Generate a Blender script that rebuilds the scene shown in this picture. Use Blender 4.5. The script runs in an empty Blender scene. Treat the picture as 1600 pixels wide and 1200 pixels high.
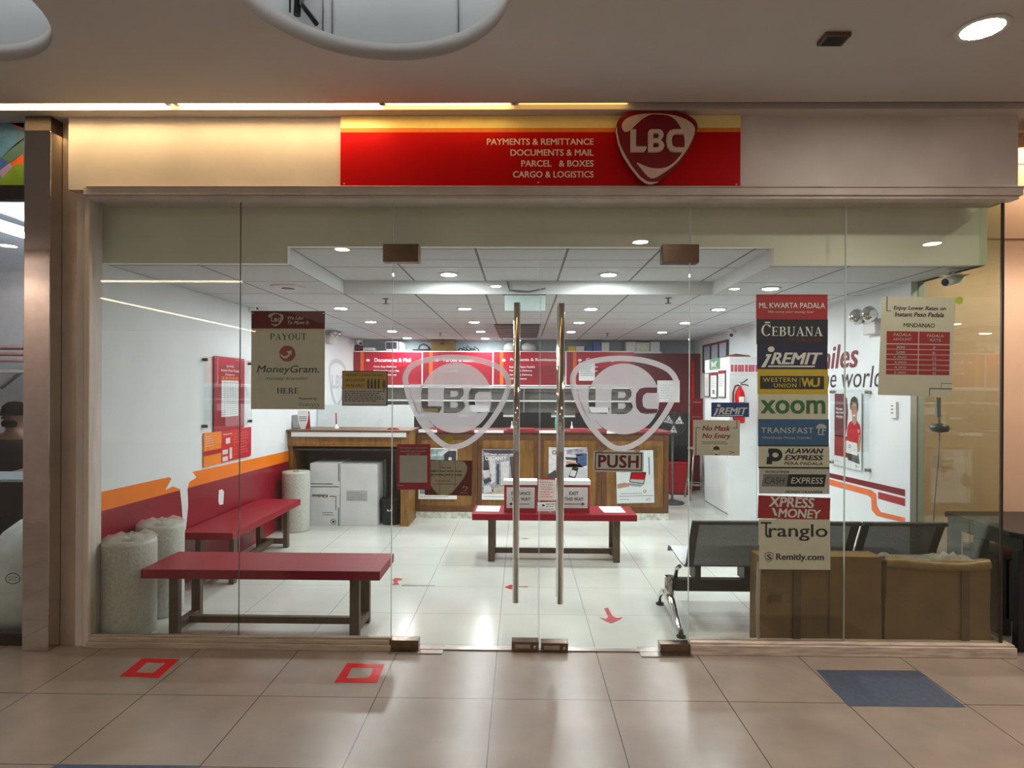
import bpy, bmesh, math, random
from mathutils import Vector, Matrix, Euler
random.seed(7)
scn = bpy.context.scene
C = scn.collection
PI = math.pi

# ---------------------------------------------------------------- camera, world, exposure
F = 971.0                      # focal length in pixels of the 1600x1200 frame
PCY = 608.0                    # row of the principal point
EYE = Vector((0.0, -3.782, 1.587))
ROT = Euler((PI / 2, -0.005, 0.0144), 'XYZ')
cam_d = bpy.data.cameras.new('camera')
cam = bpy.data.objects.new('camera', cam_d)
C.objects.link(cam)
cam.location = EYE
cam.rotation_euler = ROT
cam_d.sensor_width = 36.0
cam_d.lens = F / 1600 * 36.0
cam_d.shift_y = (PCY - 600) / 1600
cam_d.clip_start = 0.05
scn.camera = cam
world = bpy.data.worlds.new('mall_ambient')
scn.world = world
world.use_nodes = True
wb = world.node_tree.nodes['Background']
wb.inputs[0].default_value = (1.0, 0.91, 0.80, 1)
wb.inputs[1].default_value = 0.29
scn.view_settings.view_transform = 'Standard'
scn.view_settings.look = 'None'
scn.view_settings.gamma = 1.0
scn.view_settings.use_curve_mapping = False
scn.view_settings.exposure = 0.0
scn.cycles.transparent_max_bounces = 40
scn.cycles.max_bounces = 10
scn.cycles.diffuse_bounces = 5
scn.cycles.glossy_bounces = 5
scn.cycles.sample_clamp_indirect = 6.0
scn.cycles.caustics_reflective = False
scn.cycles.caustics_refractive = False
E_SHOP = 430.0       # radiance of the shop downlights
E_MALL = 62.0        # watts of each mall downlight beam
E_TUBE = 34.0        # radiance of the lit cove tubes

# ---------------------------------------------------------------- geometry of the photograph
MROT = ROT.to_matrix()
def ray(px, py):
    return MROT @ Vector(((px - 800) / F, (PCY - py) / F, -1.0))
def atY(px, py, Y):
    d = ray(px, py); return EYE + d * ((Y - EYE.y) / d.y)
def atX(px, py, X):
    d = ray(px, py); return EYE + d * ((X - EYE.x) / d.x)
def atZ(px, py, Z):
    d = ray(px, py); return EYE + d * ((Z - EYE.z) / d.z)

# ---------------------------------------------------------------- materials
def lin(c):
    return tuple(((v / 255) / 12.92 if v <= 10.3 else ((v / 255 + 0.055) / 1.055) ** 2.4) for v in c)
MATS = {}
def nodes_of(name):
    m = bpy.data.materials.new(name); m.use_nodes = True
    nt = m.node_tree; nt.nodes.clear()
    out = nt.nodes.new('ShaderNodeOutputMaterial')
    return m, nt, out
def N(nt, kind, **kw):
    n = nt.nodes.new('ShaderNode' + kind)
    for k, v in kw.items():
        setattr(n, k, v)
    return n
def mat(name, rgb, rough=0.5, metal=0.0, noise=0.06, scale=14.0, bump=0.0, spec=0.5, alpha=None, stretch=None, trans=0.0):
    if name in MATS: return MATS[name]
    m, nt, out = nodes_of(name)
    b = N(nt, 'BsdfPrincipled')
    c = lin(rgb)
    b.inputs['Roughness'].default_value = rough
    b.inputs['Metallic'].default_value = metal
    b.inputs['Specular IOR Level'].default_value = spec
    tc = N(nt, 'TexCoord'); nz = N(nt, 'TexNoise')
    nz.inputs['Scale'].default_value = scale; nz.inputs['Detail'].default_value = 4
    if stretch:
        mp = N(nt, 'Mapping'); mp.inputs['Scale'].default_value = stretch
        nt.links.new(tc.outputs['Object'], mp.inputs[0]); nt.links.new(mp.outputs[0], nz.inputs['Vector'])
    else:
        nt.links.new(tc.outputs['Object'], nz.inputs['Vector'])
    rp = N(nt, 'ValToRGB')
    lo = tuple(max(0, x * (1 - noise * 2)) for x in c); hi = tuple(min(1, x * (1 + noise * 2)) for x in c)
    rp.color_ramp.elements[0].color = (*lo, 1); rp.color_ramp.elements[1].color = (*hi, 1)
    rp.color_ramp.elements[0].position = 0.3; rp.color_ramp.elements[1].position = 0.7
    nt.links.new(nz.outputs['Fac'], rp.inputs[0]); nt.links.new(rp.outputs[0], b.inputs['Base Color'])
    if bump:
        bp = N(nt, 'Bump'); bp.inputs['Strength'].default_value = bump; bp.inputs['Distance'].default_value = 0.02
        nt.links.new(nz.outputs['Fac'], bp.inputs['Height']); nt.links.new(bp.outputs[0], b.inputs['Normal'])
    if alpha is not None:
        b.inputs['Alpha'].default_value = alpha
    nt.links.new(b.outputs[0], out.inputs[0])
    MATS[name] = m
    return m
def glow(name, rgb, strength):
    if name in MATS: return MATS[name]
    m, nt, out = nodes_of(name)
    e = N(nt, 'Emission'); e.inputs[0].default_value = (*rgb, 1); e.inputs[1].default_value = strength
    nt.links.new(e.outputs[0], out.inputs[0]); MATS[name] = m
    return m
def glass(name, tint, ior=1.45, gain=1.0):
    if name in MATS: return MATS[name]
    m, nt, out = nodes_of(name)
    t = N(nt, 'BsdfTransparent'); t.inputs[0].default_value = (*tint, 1)
    g = N(nt, 'BsdfGlossy'); g.inputs['Roughness'].default_value = 0.0; g.inputs[0].default_value = (gain, gain, gain, 1)
    f = N(nt, 'Fresnel'); f.inputs[0].default_value = ior
    # thin sheet: the same reflection from either side
    geo = N(nt, 'NewGeometry'); ad = N(nt, 'Math', operation='MULTIPLY_ADD')
    ad.inputs[1].default_value = 1 / ior - ior; ad.inputs[2].default_value = ior
    nt.links.new(geo.outputs['Backfacing'], ad.inputs[0]); nt.links.new(ad.outputs[0], f.inputs[0])
    mx = N(nt, 'MixShader')
    cl = N(nt, 'Math', operation='MINIMUM'); cl.inputs[1].default_value = 0.5
    nt.links.new(f.outputs[0], cl.inputs[0]); nt.links.new(cl.outputs[0], mx.inputs[0])
    nt.links.new(t.outputs[0], mx.inputs[1]); nt.links.new(g.outputs[0], mx.inputs[2])
    nt.links.new(mx.outputs[0], out.inputs[0]); MATS[name] = m
    return m
def film(name, rgb, clear=0.25, trl=0.5):
    """A translucent film: part diffuse, part lit through, part clear."""
    if name in MATS: return MATS[name]
    m, nt, out = nodes_of(name)
    c = (*lin(rgb), 1)
    d = N(nt, 'BsdfDiffuse'); d.inputs[0].default_value = c
    tr = N(nt, 'BsdfTranslucent'); tr.inputs[0].default_value = c
    tp = N(nt, 'BsdfTransparent')
    m1 = N(nt, 'MixShader'); m1.inputs[0].default_value = trl
    m2 = N(nt, 'MixShader'); m2.inputs[0].default_value = clear
    nt.links.new(d.outputs[0], m1.inputs[1]); nt.links.new(tr.outputs[0], m1.inputs[2])
    nt.links.new(m1.outputs[0], m2.inputs[1]); nt.links.new(tp.outputs[0], m2.inputs[2])
    nt.links.new(m2.outputs[0], out.inputs[0]); MATS[name] = m
    return m
def tiles(name, rgb, line, size, off, width, rough, axes='XY', noise=0.08, nscale=3.0, spec=0.5, rvar=0.0, bump=0.0):
    """Square tiles with joints laid out along two world axes (the mesh keeps world coordinates)."""
    m, nt, out = nodes_of(name)
    b = N(nt, 'BsdfPrincipled'); b.inputs['Specular IOR Level'].default_value = spec
    geo = N(nt, 'NewGeometry'); sp = N(nt, 'SeparateXYZ')
    nt.links.new(geo.outputs['Position'], sp.inputs[0])
    masks = []
    for ax, o, s in zip(axes, off, size):
        a = N(nt, 'Math', operation='SUBTRACT'); a.inputs[1].default_value = o
        nt.links.new(sp.outputs[ax], a.inputs[0])
        d = N(nt, 'Math', operation='DIVIDE'); d.inputs[1].default_value = s
        nt.links.new(a.outputs[0], d.inputs[0])
        fr = N(nt, 'Math', operation='FRACT'); nt.links.new(d.outputs[0], fr.inputs[0])
        sb = N(nt, 'Math', operation='SUBTRACT'); sb.inputs[1].default_value = 0.5
        nt.links.new(fr.outputs[0], sb.inputs[0])
        ab = N(nt, 'Math', operation='ABSOLUTE'); nt.links.new(sb.outputs[0], ab.inputs[0])
        gt = N(nt, 'Math', operation='GREATER_THAN'); gt.inputs[1].default_value = 0.5 - width / s / 2
        nt.links.new(ab.outputs[0], gt.inputs[0]); masks.append(gt)
    mm = N(nt, 'Math', operation='MAXIMUM')
    nt.links.new(masks[0].outputs[0], mm.inputs[0]); nt.links.new(masks[1].outputs[0], mm.inputs[1])
    nz = N(nt, 'TexNoise'); nz.inputs['Scale'].default_value = nscale; nz.inputs['Detail'].default_value = 6
    nt.links.new(geo.outputs['Position'], nz.inputs['Vector'])
    c = lin(rgb); rp = N(nt, 'ValToRGB')
    rp.color_ramp.elements[0].color = (*[x * (1 - 2 * noise) for x in c], 1)
    rp.color_ramp.elements[1].color = (*[min(1, x * (1 + 2 * noise)) for x in c], 1)
    rp.color_ramp.elements[0].position = 0.3; rp.color_ramp.elements[1].position = 0.7
    nt.links.new(nz.outputs['Fac'], rp.inputs[0])
    mix = N(nt, 'Mix', data_type='RGBA')
    nt.links.new(mm.outputs[0], mix.inputs[0]); nt.links.new(rp.outputs[0], mix.inputs[6])
    mix.inputs[7].default_value = (*lin(line), 1)
    nt.links.new(mix.outputs[2], b.inputs['Base Color'])
    b.inputs['Roughness'].default_value = rough
    if rvar:
        ra = N(nt, 'Math', operation='MULTIPLY_ADD'); ra.inputs[1].default_value = rvar; ra.inputs[2].default_value = rough - rvar / 2
        nt.links.new(nz.outputs['Fac'], ra.inputs[0]); nt.links.new(ra.outputs[0], b.inputs['Roughness'])
    nt.links.new(b.outputs[0], out.inputs[0]); MATS[name] = m
    return m

# ---------------------------------------------------------------- mesh building
ORG = {}
class MB:
    def __init__(s): s.v = []; s.f = []; s.mi = []; s.sm = []; s.mats = []
    def m(s, material):
        if material not in s.mats: s.mats.append(material)
        return s.mats.index(material)
    def add(s, vs, fs, material, smooth=False):
        k = len(s.v); i = s.m(material)
        s.v += [Vector(p) for p in vs]
        for f in fs:
            s.f.append([k + j for j in f]); s.mi.append(i); s.sm.append(smooth)
    def box(s, a, b, material, mtx=None):
        x0, x1 = sorted((a[0], b[0])); y0, y1 = sorted((a[1], b[1])); z0, z1 = sorted((a[2], b[2]))
        vs = [(x0, y0, z0), (x1, y0, z0), (x1, y1, z0), (x0, y1, z0), (x0, y0, z1), (x1, y0, z1), (x1, y1, z1), (x0, y1, z1)]
        if mtx is not None: vs = [mtx @ Vector(p) for p in vs]
        s.add(vs, [(0, 3, 2, 1), (4, 5, 6, 7), (0, 1, 5, 4), (1, 2, 6, 5), (2, 3, 7, 6), (3, 0, 4, 7)], material)
    def quad(s, p, material): s.add(p, [(0, 1, 2, 3)], material)
    def prism(s, pts, d, material, smooth=False):
        """Polygon pts (3D) pushed along vector d."""
        n = len(pts); d = Vector(d); pts = [Vector(p) for p in pts]
        s.add(pts + [p + d for p in pts], [tuple(range(n))[::-1], tuple(range(n, 2 * n))], material)
        s.add(pts + [p + d for p in pts], [(i, (i + 1) % n, n + (i + 1) % n, n + i) for i in range(n)], material, smooth)
    def lathe(s, prof, at, material, n=24, axis='Z', smooth=True, wob=0.0, rnd=None):
        at = Vector(at); vs = []
        for (r, h) in prof:
            for k in range(n):
                a = 2 * PI * k / n
                rr = r * (1 + (rnd.uniform(-wob, wob) if rnd else 0))
                x, y = rr * math.cos(a), rr * math.sin(a)
                vs.append(at + (Vector((x, y, h)) if axis == 'Z' else Vector((h, x, y)) if axis == 'X' else Vector((y, h, x))))
        fs = []
        for j in range(len(prof) - 1):
            for k in range(n):
                k2 = (k + 1) % n
                fs.append((j * n + k, j * n + k2, (j + 1) * n + k2, (j + 1) * n + k))
        s.add(vs, fs, material, smooth)
        L = len(prof) - 1
        s.add(vs[:n], [tuple(range(n))[::-1]], material); s.add(vs[L * n:], [tuple(range(n))], material)
    def tube(s, pts, r, material, n=10, closed=False, flat=1.0):
        pts = [Vector(p) for p in pts]; rs = r if isinstance(r, (list, tuple)) else [r] * len(pts)
        vs = []; prev = None
        for i, p in enumerate(pts):
            if closed: t = pts[(i + 1) % len(pts)] - pts[i - 1]
            else: t = pts[min(i + 1, len(pts) - 1)] - pts[max(i - 1, 0)]
            t.normalize()
            if prev is None:
                ref = Vector((0, 0, 1)) if abs(t.z) < 0.9 else Vector((1, 0, 0))
            else: ref = prev
            u = (ref - t * ref.dot(t)).normalized(); prev = u; w = t.cross(u)
            for k in range(n):
                a = 2 * PI * k / n
                vs.append(p + u * math.cos(a) * rs[i] + w * math.sin(a) * rs[i] * flat)
        fs = []; L = len(pts)
        for j in range(L if closed else L - 1):
            j2 = (j + 1) % L
            for k in range(n):
                k2 = (k + 1) % n
                fs.append((j * n + k, j2 * n + k, j2 * n + k2, j * n + k2))
        s.add(vs, fs, material, True)
        if not closed:
            s.add(vs[:n], [tuple(range(n))], material); s.add(vs[-n:], [tuple(range(n))[::-1]], material)
    def build(s, name, parent=None, bevel=0.0, origin=None, keep_world=False):
        me = bpy.data.meshes.new(name)
        if parent is not None: o = ORG[parent]
        elif keep_world: o = Vector((0, 0, 0))
        elif origin is not None: o = Vector(origin)
        else:
            lo = [min(p[i] for p in s.v) for i in range(3)]; hi = [max(p[i] for p in s.v) for i in range(3)]
            o = Vector(((lo[0] + hi[0]) / 2, (lo[1] + hi[1]) / 2, lo[2]))
        me.from_pydata([p - o for p in s.v], [], s.f)
        for mt in s.mats: me.materials.append(mt)
        me.polygons.foreach_set('material_index', s.mi)
        me.polygons.foreach_set('use_smooth', s.sm)
        bm = bmesh.new(); bm.from_mesh(me)
        bmesh.ops.remove_doubles(bm, verts=bm.verts, dist=1e-5)
        bm.to_mesh(me); bm.free()
        me.update()
        ob = bpy.data.objects.new(name, me); C.objects.link(ob)
        if parent is not None:
            ob.parent = parent; ORG[ob] = o
        else:
            ob.location = o; ORG[ob] = o
        if bevel:
            bv = ob.modifiers.new('bevel', 'BEVEL'); bv.width = bevel; bv.segments = 2; bv.limit_method = 'ANGLE'; bv.angle_limit = 0.7
        return ob
def tag(o, label, cat, group=None, kind=None):
    o['label'] = label; o['category'] = cat
    if group: o['group'] = group
    if kind: o['kind'] = kind
    return o
def thing(name, label, cat, loc, group=None):
    o = bpy.data.objects.new(name, None); C.objects.link(o)
    o.empty_display_size = 0.1
    o.location = loc; ORG[o] = Vector(loc)
    return tag(o, label, cat, group)
def dup(root, loc, label, group=None, rotz=None):
    r = root.copy(); C.objects.link(r); r.location = loc; r['label'] = label
    if group: r['group'] = group
    if rotz is not None: r.rotation_euler = (0, 0, rotz)
    for ch in list(root.children):
        c = ch.copy(); C.objects.link(c); c.parent = r
        for g in list(ch.children):
            d = g.copy(); C.objects.link(d); d.parent = c
    return r
def boxpart(name, a, b, material, parent=None, bevel=0.0):
    q = MB(); q.box(a, b, material); return q.build(name, parent, bevel)
def struct(o, label, cat):
    return tag(o, label, cat, None, 'structure')

# ---------------------------------------------------------------- flat print: text and shapes on a sheet
_TX = {}
def text2d(body, bold=0.0, shear=0.0, space=1.0, ext=0.0):
    key = (body, bold, shear, space, ext)
    if key in _TX: return _TX[key]
    cu = bpy.data.curves.new('tmp', 'FONT'); cu.body = body; cu.offset = bold; cu.shear = shear
    cu.space_character = space; cu.resolution_u = 3; cu.extrude = ext
    ob = bpy.data.objects.new('tmp', cu)
    me = bpy.data.meshes.new_from_object(ob)
    vs = [tuple(v.co) for v in me.vertices]; fs = [tuple(p.vertices) for p in me.polygons]
    bpy.data.objects.remove(ob); bpy.data.curves.remove(cu); bpy.data.meshes.remove(me)
    _TX[key] = (vs, fs)
    return vs, fs
def fill2d(polys, ext=0.0):
    cu = bpy.data.curves.new('tmp', 'CURVE'); cu.dimensions = '2D'; cu.fill_mode = 'BOTH'; cu.extrude = ext
    for pl in polys:
        sp = cu.splines.new('POLY'); sp.points.add(len(pl) - 1)
        for i, p in enumerate(pl): sp.points[i].co = (p[0], p[1], 0, 1)
        sp.use_cyclic_u = True
    ob = bpy.data.objects.new('tmp', cu)
    me = bpy.data.meshes.new_from_object(ob)
    vs = [tuple(v.co) for v in me.vertices]; fs = [tuple(p.vertices) for p in me.polygons]
    bpy.data.objects.remove(ob); bpy.data.curves.remove(cu); bpy.data.meshes.remove(me)
    return vs, fs
def smooth_loop(pts, k=4):
    n = len(pts); out = []
    for i in range(n):
        p0, p1, p2, p3 = pts[i - 1], pts[i], pts[(i + 1) % n], pts[(i + 2) % n]
        for j in range(k):
            t = j / k
            out.append(tuple(0.5 * (2 * p1[a] + (p2[a] - p0[a]) * t + (2 * p0[a] - 5 * p1[a] + 4 * p2[a] - p3[a]) * t * t + (3 * p1[a] - p0[a] - 3 * p2[a] + p3[a]) * t ** 3) for a in (0, 1)))
    return out
def offset_loop(pts, d):
    n = len(pts); out = []
    ar = sum(pts[i][0] * pts[(i + 1) % n][1] - pts[(i + 1) % n][0] * pts[i][1] for i in range(n))
    sg = 1 if ar > 0 else -1
    for i in range(n):
        a, b = pts[i - 1], pts[(i + 1) % n]
        tx, ty = b[0] - a[0], b[1] - a[1]; L = math.hypot(tx, ty) or 1
        out.append((pts[i][0] - sg * ty / L * d, pts[i][1] + sg * tx / L * d))
    return out
def circ(cx, cy, r, n=28, ry=None):
    return [(cx + r * math.cos(2 * PI * k / n), cy + (ry or r) * math.sin(2 * PI * k / n)) for k in range(n)]
def arc(cx, cy, rx, ry, a0, a1, n=10):
    return [(cx + rx * math.cos(math.radians(a0 + (a1 - a0) * k / n)), cy + ry * math.sin(math.radians(a0 + (a1 - a0) * k / n))) for k in range(n + 1)]

class Sheet:
    """A flat rectangle in the place; (x, y) run right and down over rect, n points to the reader."""
    def __init__(s, o, eu, ev, rect, n=None):
        s.o = Vector(o); s.eu = Vector(eu); s.ev = Vector(ev); s.r = rect
        s.n = Vector(n) if n is not None else s.ev.cross(s.eu).normalized() * -1
        if n is None: s.n = s.eu.cross(-s.ev).normalized()
    def p(s, x, y, l=0.0):
        x0, y0, x1, y1 = s.r
        return s.o + s.eu * ((x - x0) / (x1 - x0)) + s.ev * ((y - y0) / (y1 - y0)) + s.n * l
def facade(x0, y0, x1, y1, Y=0.008, tilt=0.0):
    a = atY(x0, y0, Y); b = atY(x1, y0, Y); c = atY(x0, y1, Y); d = atY(x1, y1, Y)
    w = ((b - a).length + (d - c).length) / 2; h = ((c - a).length + (d - b).length) / 2
    ce = (a + b + c + d) / 4; t = tilt
    eu = Vector((math.cos(t), 0, math.sin(t))) * w; ev = Vector((math.sin(t), 0, -math.cos(t))) * h
    return Sheet(ce - eu / 2 - ev / 2, eu, ev, (x0, y0, x1, y1))
STEP = 0.0006
class Print:
    def __init__(s, sheet): s.s = sheet; s.b = MB(); s.tb = []; s.base = s.b; s.parts = []
    def part(s, name=None):
        """Shapes that follow go into a part of their own, until part() is called again."""
        if name is None: s.b = s.base
        else: s.b = MB(); s.parts.append((name, s.b))
    def poly(s, material, pts, l=1):
        s.b.add([s.s.p(x, y, l * STEP) for x, y in pts], [tuple(range(len(pts)))[::-1]], material)
    def rect(s, material, x0, y0, x1, y1, l=1):
        s.poly(material, [(x0, y0), (x1, y0), (x1, y1), (x0, y1)], l)
    def frame(s, material, x0, y0, x1, y1, w, l=1):
        s.rect(material, x0, y0, x1, y0 + w, l); s.rect(material, x0, y1 - w, x1, y1, l)
        s.rect(material, x0, y0 + w, x0 + w, y1 - w, l); s.rect(material, x1 - w, y0 + w, x1, y1 - w, l)
    def fill(s, material, polys, l=1, ext=0.0):
        vs, fs = fill2d(polys, ext)
        s.b.add([s.s.p(x, y, l * STEP + z + ext) for x, y, z in vs], fs, material)
    def text(s, material, body, x0, y0, x1, y1, bold=0.0, shear=0.0, l=2, space=1.0, ext=0.0, ref=None):
        vs, fs = text2d(body, min(bold, 0.0), shear, space, 0.001 if ext else 0.0)
        if bold > 0:                      # heavier strokes: the outline repeated a hair to each side
            w = bold * 0.9; n0 = len(vs); v2 = []; f2 = []
            for k, (dx, dy) in enumerate(((-w, -w * .5), (w, -w * .5), (-w, w * .5), (w, w * .5), (0, 0))):
                v2 += [(x + dx, y + dy, (z > 0) + k * 1e-6) for x, y, z in vs]; f2 += [tuple(i + n0 * k for i in f) for f in fs]
            vs, fs = v2, f2
        xs = [v[0] for v in vs]; ys = [v[1] for v in vs]
        a, b, c, d = min(xs), max(xs), min(ys), max(ys)
        tb = MB(); s.tb.append(tb)
        tb.add([s.s.p(x0 + (x - a) / (b - a) * (x1 - x0), y1 - (y - c) / (d - c) * (y1 - y0), l * STEP + (ext if z > 0.5 else 0) + (z % 1.0) * 90) for x, y, z in vs], fs, material)
    def lines(s, material, x0, y0, x1, y1, n, h, l=2, ragged=0.3, rnd=random):
        """Rows of small print too fine to read."""
        for k in range(n):
            y = y0 + (y1 - y0) * (k + 0.5) / n; x = x0
            e = x1 - (x1 - x0) * rnd.uniform(0, ragged)
            while x < e - h * 2:
                w = min(rnd.uniform(2.0, 6.0) * h, e - x)
                s.rect(material, x, y - h / 2, x + w, y + h / 2, l); x += w + h * 0.9
    def build(s, name, parent):
        r = None; s.b = s.base
        for nm, pb in s.parts:
            if pb.v: r = pb.build(nm, parent)
        for tb in s.tb: r = tb.build('lettering', parent)
        if s.b.v: r = s.b.build('printed_marks' if 'lettering' in name and (s.tb or s.parts) else name, parent)
        return r

def serif(pr, material, word, x0, y0, x1, y1, l=2):
    """Upper-case letters with thick stems, thin strokes and serifs."""
    T, H, S = 0.17, 0.06, 0.05
    def vb(x, t=T): return [[(x, 0), (x + t, 0), (x + t, 1), (x, 1)], [(x - .07, 0), (x + t + .07, 0), (x + t + .07, S), (x - .07, S)], [(x - .07, 1 - S), (x + t + .07, 1 - S), (x + t + .07, 1), (x - .07, 1)]]
    def hb(xa, xb, y): return [[(xa, y), (xb, y), (xb, y + H), (xa, y + H)]]
    def bowl(cx, cy, rx, ry, a0, a1, tk=T, tn=H):
        o = arc(cx, cy, rx, ry, a0, a1, 12); i = arc(cx, cy, rx - tk, ry - tn, a0, a1, 12)
        return [[o[k], o[k + 1], i[k + 1], i[k]] for k in range(12)]
    G = {
        'H': (0.85, vb(.07) + vb(.6) + hb(.2, .65, .48)),
        'E': (0.72, vb(.07) + hb(.2, .62, 0) + hb(.2, .6, .94) + hb(.2, .48, .48) + [[(.57, 0), (.65, 0), (.68, .24)], [(.57, 1), (.63, 1), (.64, .78)], [(.45, .36), (.5, .36), (.5, .66), (.45, .66)]]),
        'P': (0.7, vb(.07) + hb(.2, .4, .94) + hb(.2, .4, .46) + bowl(.38, .73, .28, .27, -90, 90)),
        'R': (0.82, vb(.07) + hb(.2, .4, .94) + hb(.2, .4, .46) + bowl(.38, .73, .28, .27, -90, 90) + [[(.36, .5), (.54, .5), (.8, 0), (.6, 0)], [(.56, 0), (.86, 0), (.86, S), (.56, S)]]),
        'A': (0.86, [[(.08, 0), (.14, 0), (.42, .98), (.38, 1)], [(.34, 1), (.46, 1), (.8, 0), (.6, 0)], [(.2, .3), (.62, .3), (.62, .36), (.2, .36)], [(0, 0), (.24, 0), (.24, S), (0, S)], [(.52, 0), (.88, 0), (.88, S), (.52, S)]]),
        'Y': (0.86, [[(.34, 0), (.34 + T, 0), (.34 + T, .45), (.34, .45)], [(.06, 1), (.26, 1), (.52, .42), (.36, .38)], [(.7, 1), (.77, 1), (.5, .4), (.42, .44)], [(.26, 0), (.6, 0), (.6, S), (.26, S)], [(0, .95), (.34, .95), (.34, 1), (0, 1)], [(.6, .95), (.86, .95), (.86, 1), (.6, 1)]]),
        'O': (0.92, bowl(.45, .5, .42, .52, 0, 180) + bowl(.45, .5, .42, .52, 180, 360)),
        'U': (0.86, [[(.08, .3), (.25, .3), (.25, 1), (.08, 1)], [(.66, .3), (.73, .3), (.73, 1), (.66, 1)], [(0, .95), (.33, .95), (.33, 1), (0, 1)], [(.56, .95), (.84, .95), (.84, 1), (.56, 1)]] + bowl(.405, .32, .325, .34, 180, 360, .12, .09)),
        'T': (0.76, [[(.29, 0), (.46, 0), (.46, 1), (.29, 1)], [(.2, 0), (.55, 0), (.55, S), (.2, S)], [(.02, .93), (.73, .93), (.73, 1), (.02, 1)], [(.02, .72), (.06, .72), (.12, .95), (.02, .95)], [(.69, .72), (.73, .72), (.73, .95), (.63, .95)]]),
        'C': (0.84, bowl(.45, .5, .42, .52, 40, 180) + bowl(.45, .5, .42, .52, 180, 320) + [[(.72, .98), (.77, .98), (.78, .7), (.74, .7)]]),
        'B': (0.76, vb(.07) + hb(.2, .4, .94) + hb(.2, .4, .5) + hb(.2, .4, 0) + bowl(.38, .765, .26, .235, -90, 90) + bowl(.38, .27, .31, .27, -90, 90)),
        'N': (0.9, [[(.12, 0), (.18, 0), (.18, 1), (.12, 1)], [(.68, 0), (.74, 0), (.74, 1), (.68, 1)], [(.06, 1), (.26, 1), (.74, 0), (.62, 0)], [(.02, 0), (.28, 0), (.28, S), (.02, S)], [(.58, .95), (.84, .95), (.84, 1), (.58, 1)], [(0, .95), (.2, .95), (.2, 1), (0, 1)]]),
    }
    W = 0; items = []
    for k, ch in enumerate(word):
        big = ch.isupper(); g = G[ch.upper()]
        sc = 1.0 if (k == 0 or not any(c.islower() for c in word)) else 0.8
        items.append((W, sc, g)); W += (g[0] + 0.06) * sc
    W -= 0.06; kk = 0; pr.part('lettering')
    for (ox, sc, g) in items:
        for pl in g[1]:
            pts = [(x0 + (ox + x * sc) / W * (x1 - x0), y1 - y * sc * (y1 - y0)) for x, y in pl]
            s_ = sum(pts[i][0] * pts[(i + 1) % len(pts)][1] - pts[(i + 1) % len(pts)][0] * pts[i][1] for i in range(len(pts)))
            kk += 1; pr.poly(material, pts if s_ > 0 else pts[::-1], l + 0.12 * (kk % 5))
    pr.part()

def sheet_thing(name, sheet, material, label, cat, thick=0.002, group=None, outline=None):
    """A thin sheet of paper, card or board as one top-level mesh."""
    b = MB(); x0, y0, x1, y1 = sheet.r
    pts = outline or [(x0, y0), (x1, y0), (x1, y1), (x0, y1)]
    b.prism([sheet.p(x, y, -thick) for x, y in pts][::-1], sheet.n * thick, material)
    return tag(b.build(name), label, cat, group)

# ================================================================ palette
WHITE = mat('white_paint', (226, 228, 228), 0.55, noise=0.02, scale=4)
WALLW = mat('shop_wall_paint', (222, 226, 228), 0.5, noise=0.02, scale=3)
FASCIA = mat('fascia_paint', (214, 204, 196), 0.5, noise=0.05, scale=2.5)
TRIMW = mat('worn_white_trim', (206, 196, 186), 0.45, noise=0.05, scale=5)
SILLM = mat('worn_sill', (180, 166, 150), 0.4, noise=0.12, scale=12, stretch=(0.4, 3, 6))
MALLC = mat('mall_ceiling_paint', (202, 197, 194), 0.8, noise=0.01, scale=2)
MAROON = mat('maroon_paint', (136, 6, 34), 0.28, noise=0.04, scale=3)
ORANGE = mat('orange_paint', (236, 122, 14), 0.35, noise=0.03, scale=3)
REDB = mat('red_laminate', (142, 4, 34), 0.42, noise=0.05, scale=6, spec=0.2)
REDS = mat('sign_red', (196, 4, 12), 0.4, noise=0.02, scale=3, spec=0.15)
REDP = mat('print_red', (170, 16, 26), 0.5, noise=0.02)
DKRED = mat('print_maroon', (112, 8, 22), 0.5, noise=0.03)
PINKR = mat('print_crimson', (186, 18, 52), 0.45, noise=0.04)
ORNG = mat('print_orange', (232, 128, 34), 0.5, noise=0.03)
YEL = mat('print_yellow', (222, 186, 20), 0.5, noise=0.02)
CREAM = mat('sign_cream', (246, 224, 150), 0.4, noise=0.02)
BLACK = mat('print_black', (18, 16, 18), 0.5, noise=0.02)
INK = mat('print_ink', (52, 44, 46), 0.6, noise=0.02)
GREYP = mat('print_grey', (128, 126, 126), 0.6, noise=0.02)
PAPER = mat('paper', (226, 220, 202), 0.55, noise=0.02)
PAPERW = mat('white_paper', (238, 238, 238), 0.5, noise=0.02)
PALE = mat('print_pale', (206, 200, 198), 0.55, noise=0.02)
NAVY = mat('print_navy', (16, 16, 66), 0.4, noise=0.03)
NIGHT = mat('print_night', (14, 14, 34), 0.4, noise=0.03)
BLUE = mat('print_blue', (10, 60, 150), 0.4, noise=0.02)
TEALB = mat('print_steel_blue', (28, 92, 146), 0.4, noise=0.02)
GREEN = mat('print_green', (26, 110, 42), 0.45, noise=0.02)
SKIN = mat('print_skin', (196, 142, 116), 0.5, noise=0.04)
CHROME = mat('polished_steel', (206, 204, 200), 0.06, 1.0, noise=0.01, scale=2)
COLUMN = mat('mirror_cladding', (200, 194, 188), 0.035, 1.0, noise=0.01, scale=1.6, bump=0.10)
STEEL = mat('brushed_steel', (168, 160, 150), 0.28, 1.0, noise=0.04, scale=30)
BRONZE = mat('patch_fitting_steel', (120, 100, 84), 0.24, 1.0, noise=0.05, scale=20)
BLKP = mat('black_plastic', (20, 20, 22), 0.42, noise=0.03)
BLKW = mat('black_wood', (22, 19, 20), 0.5, noise=0.08, scale=10)
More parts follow.
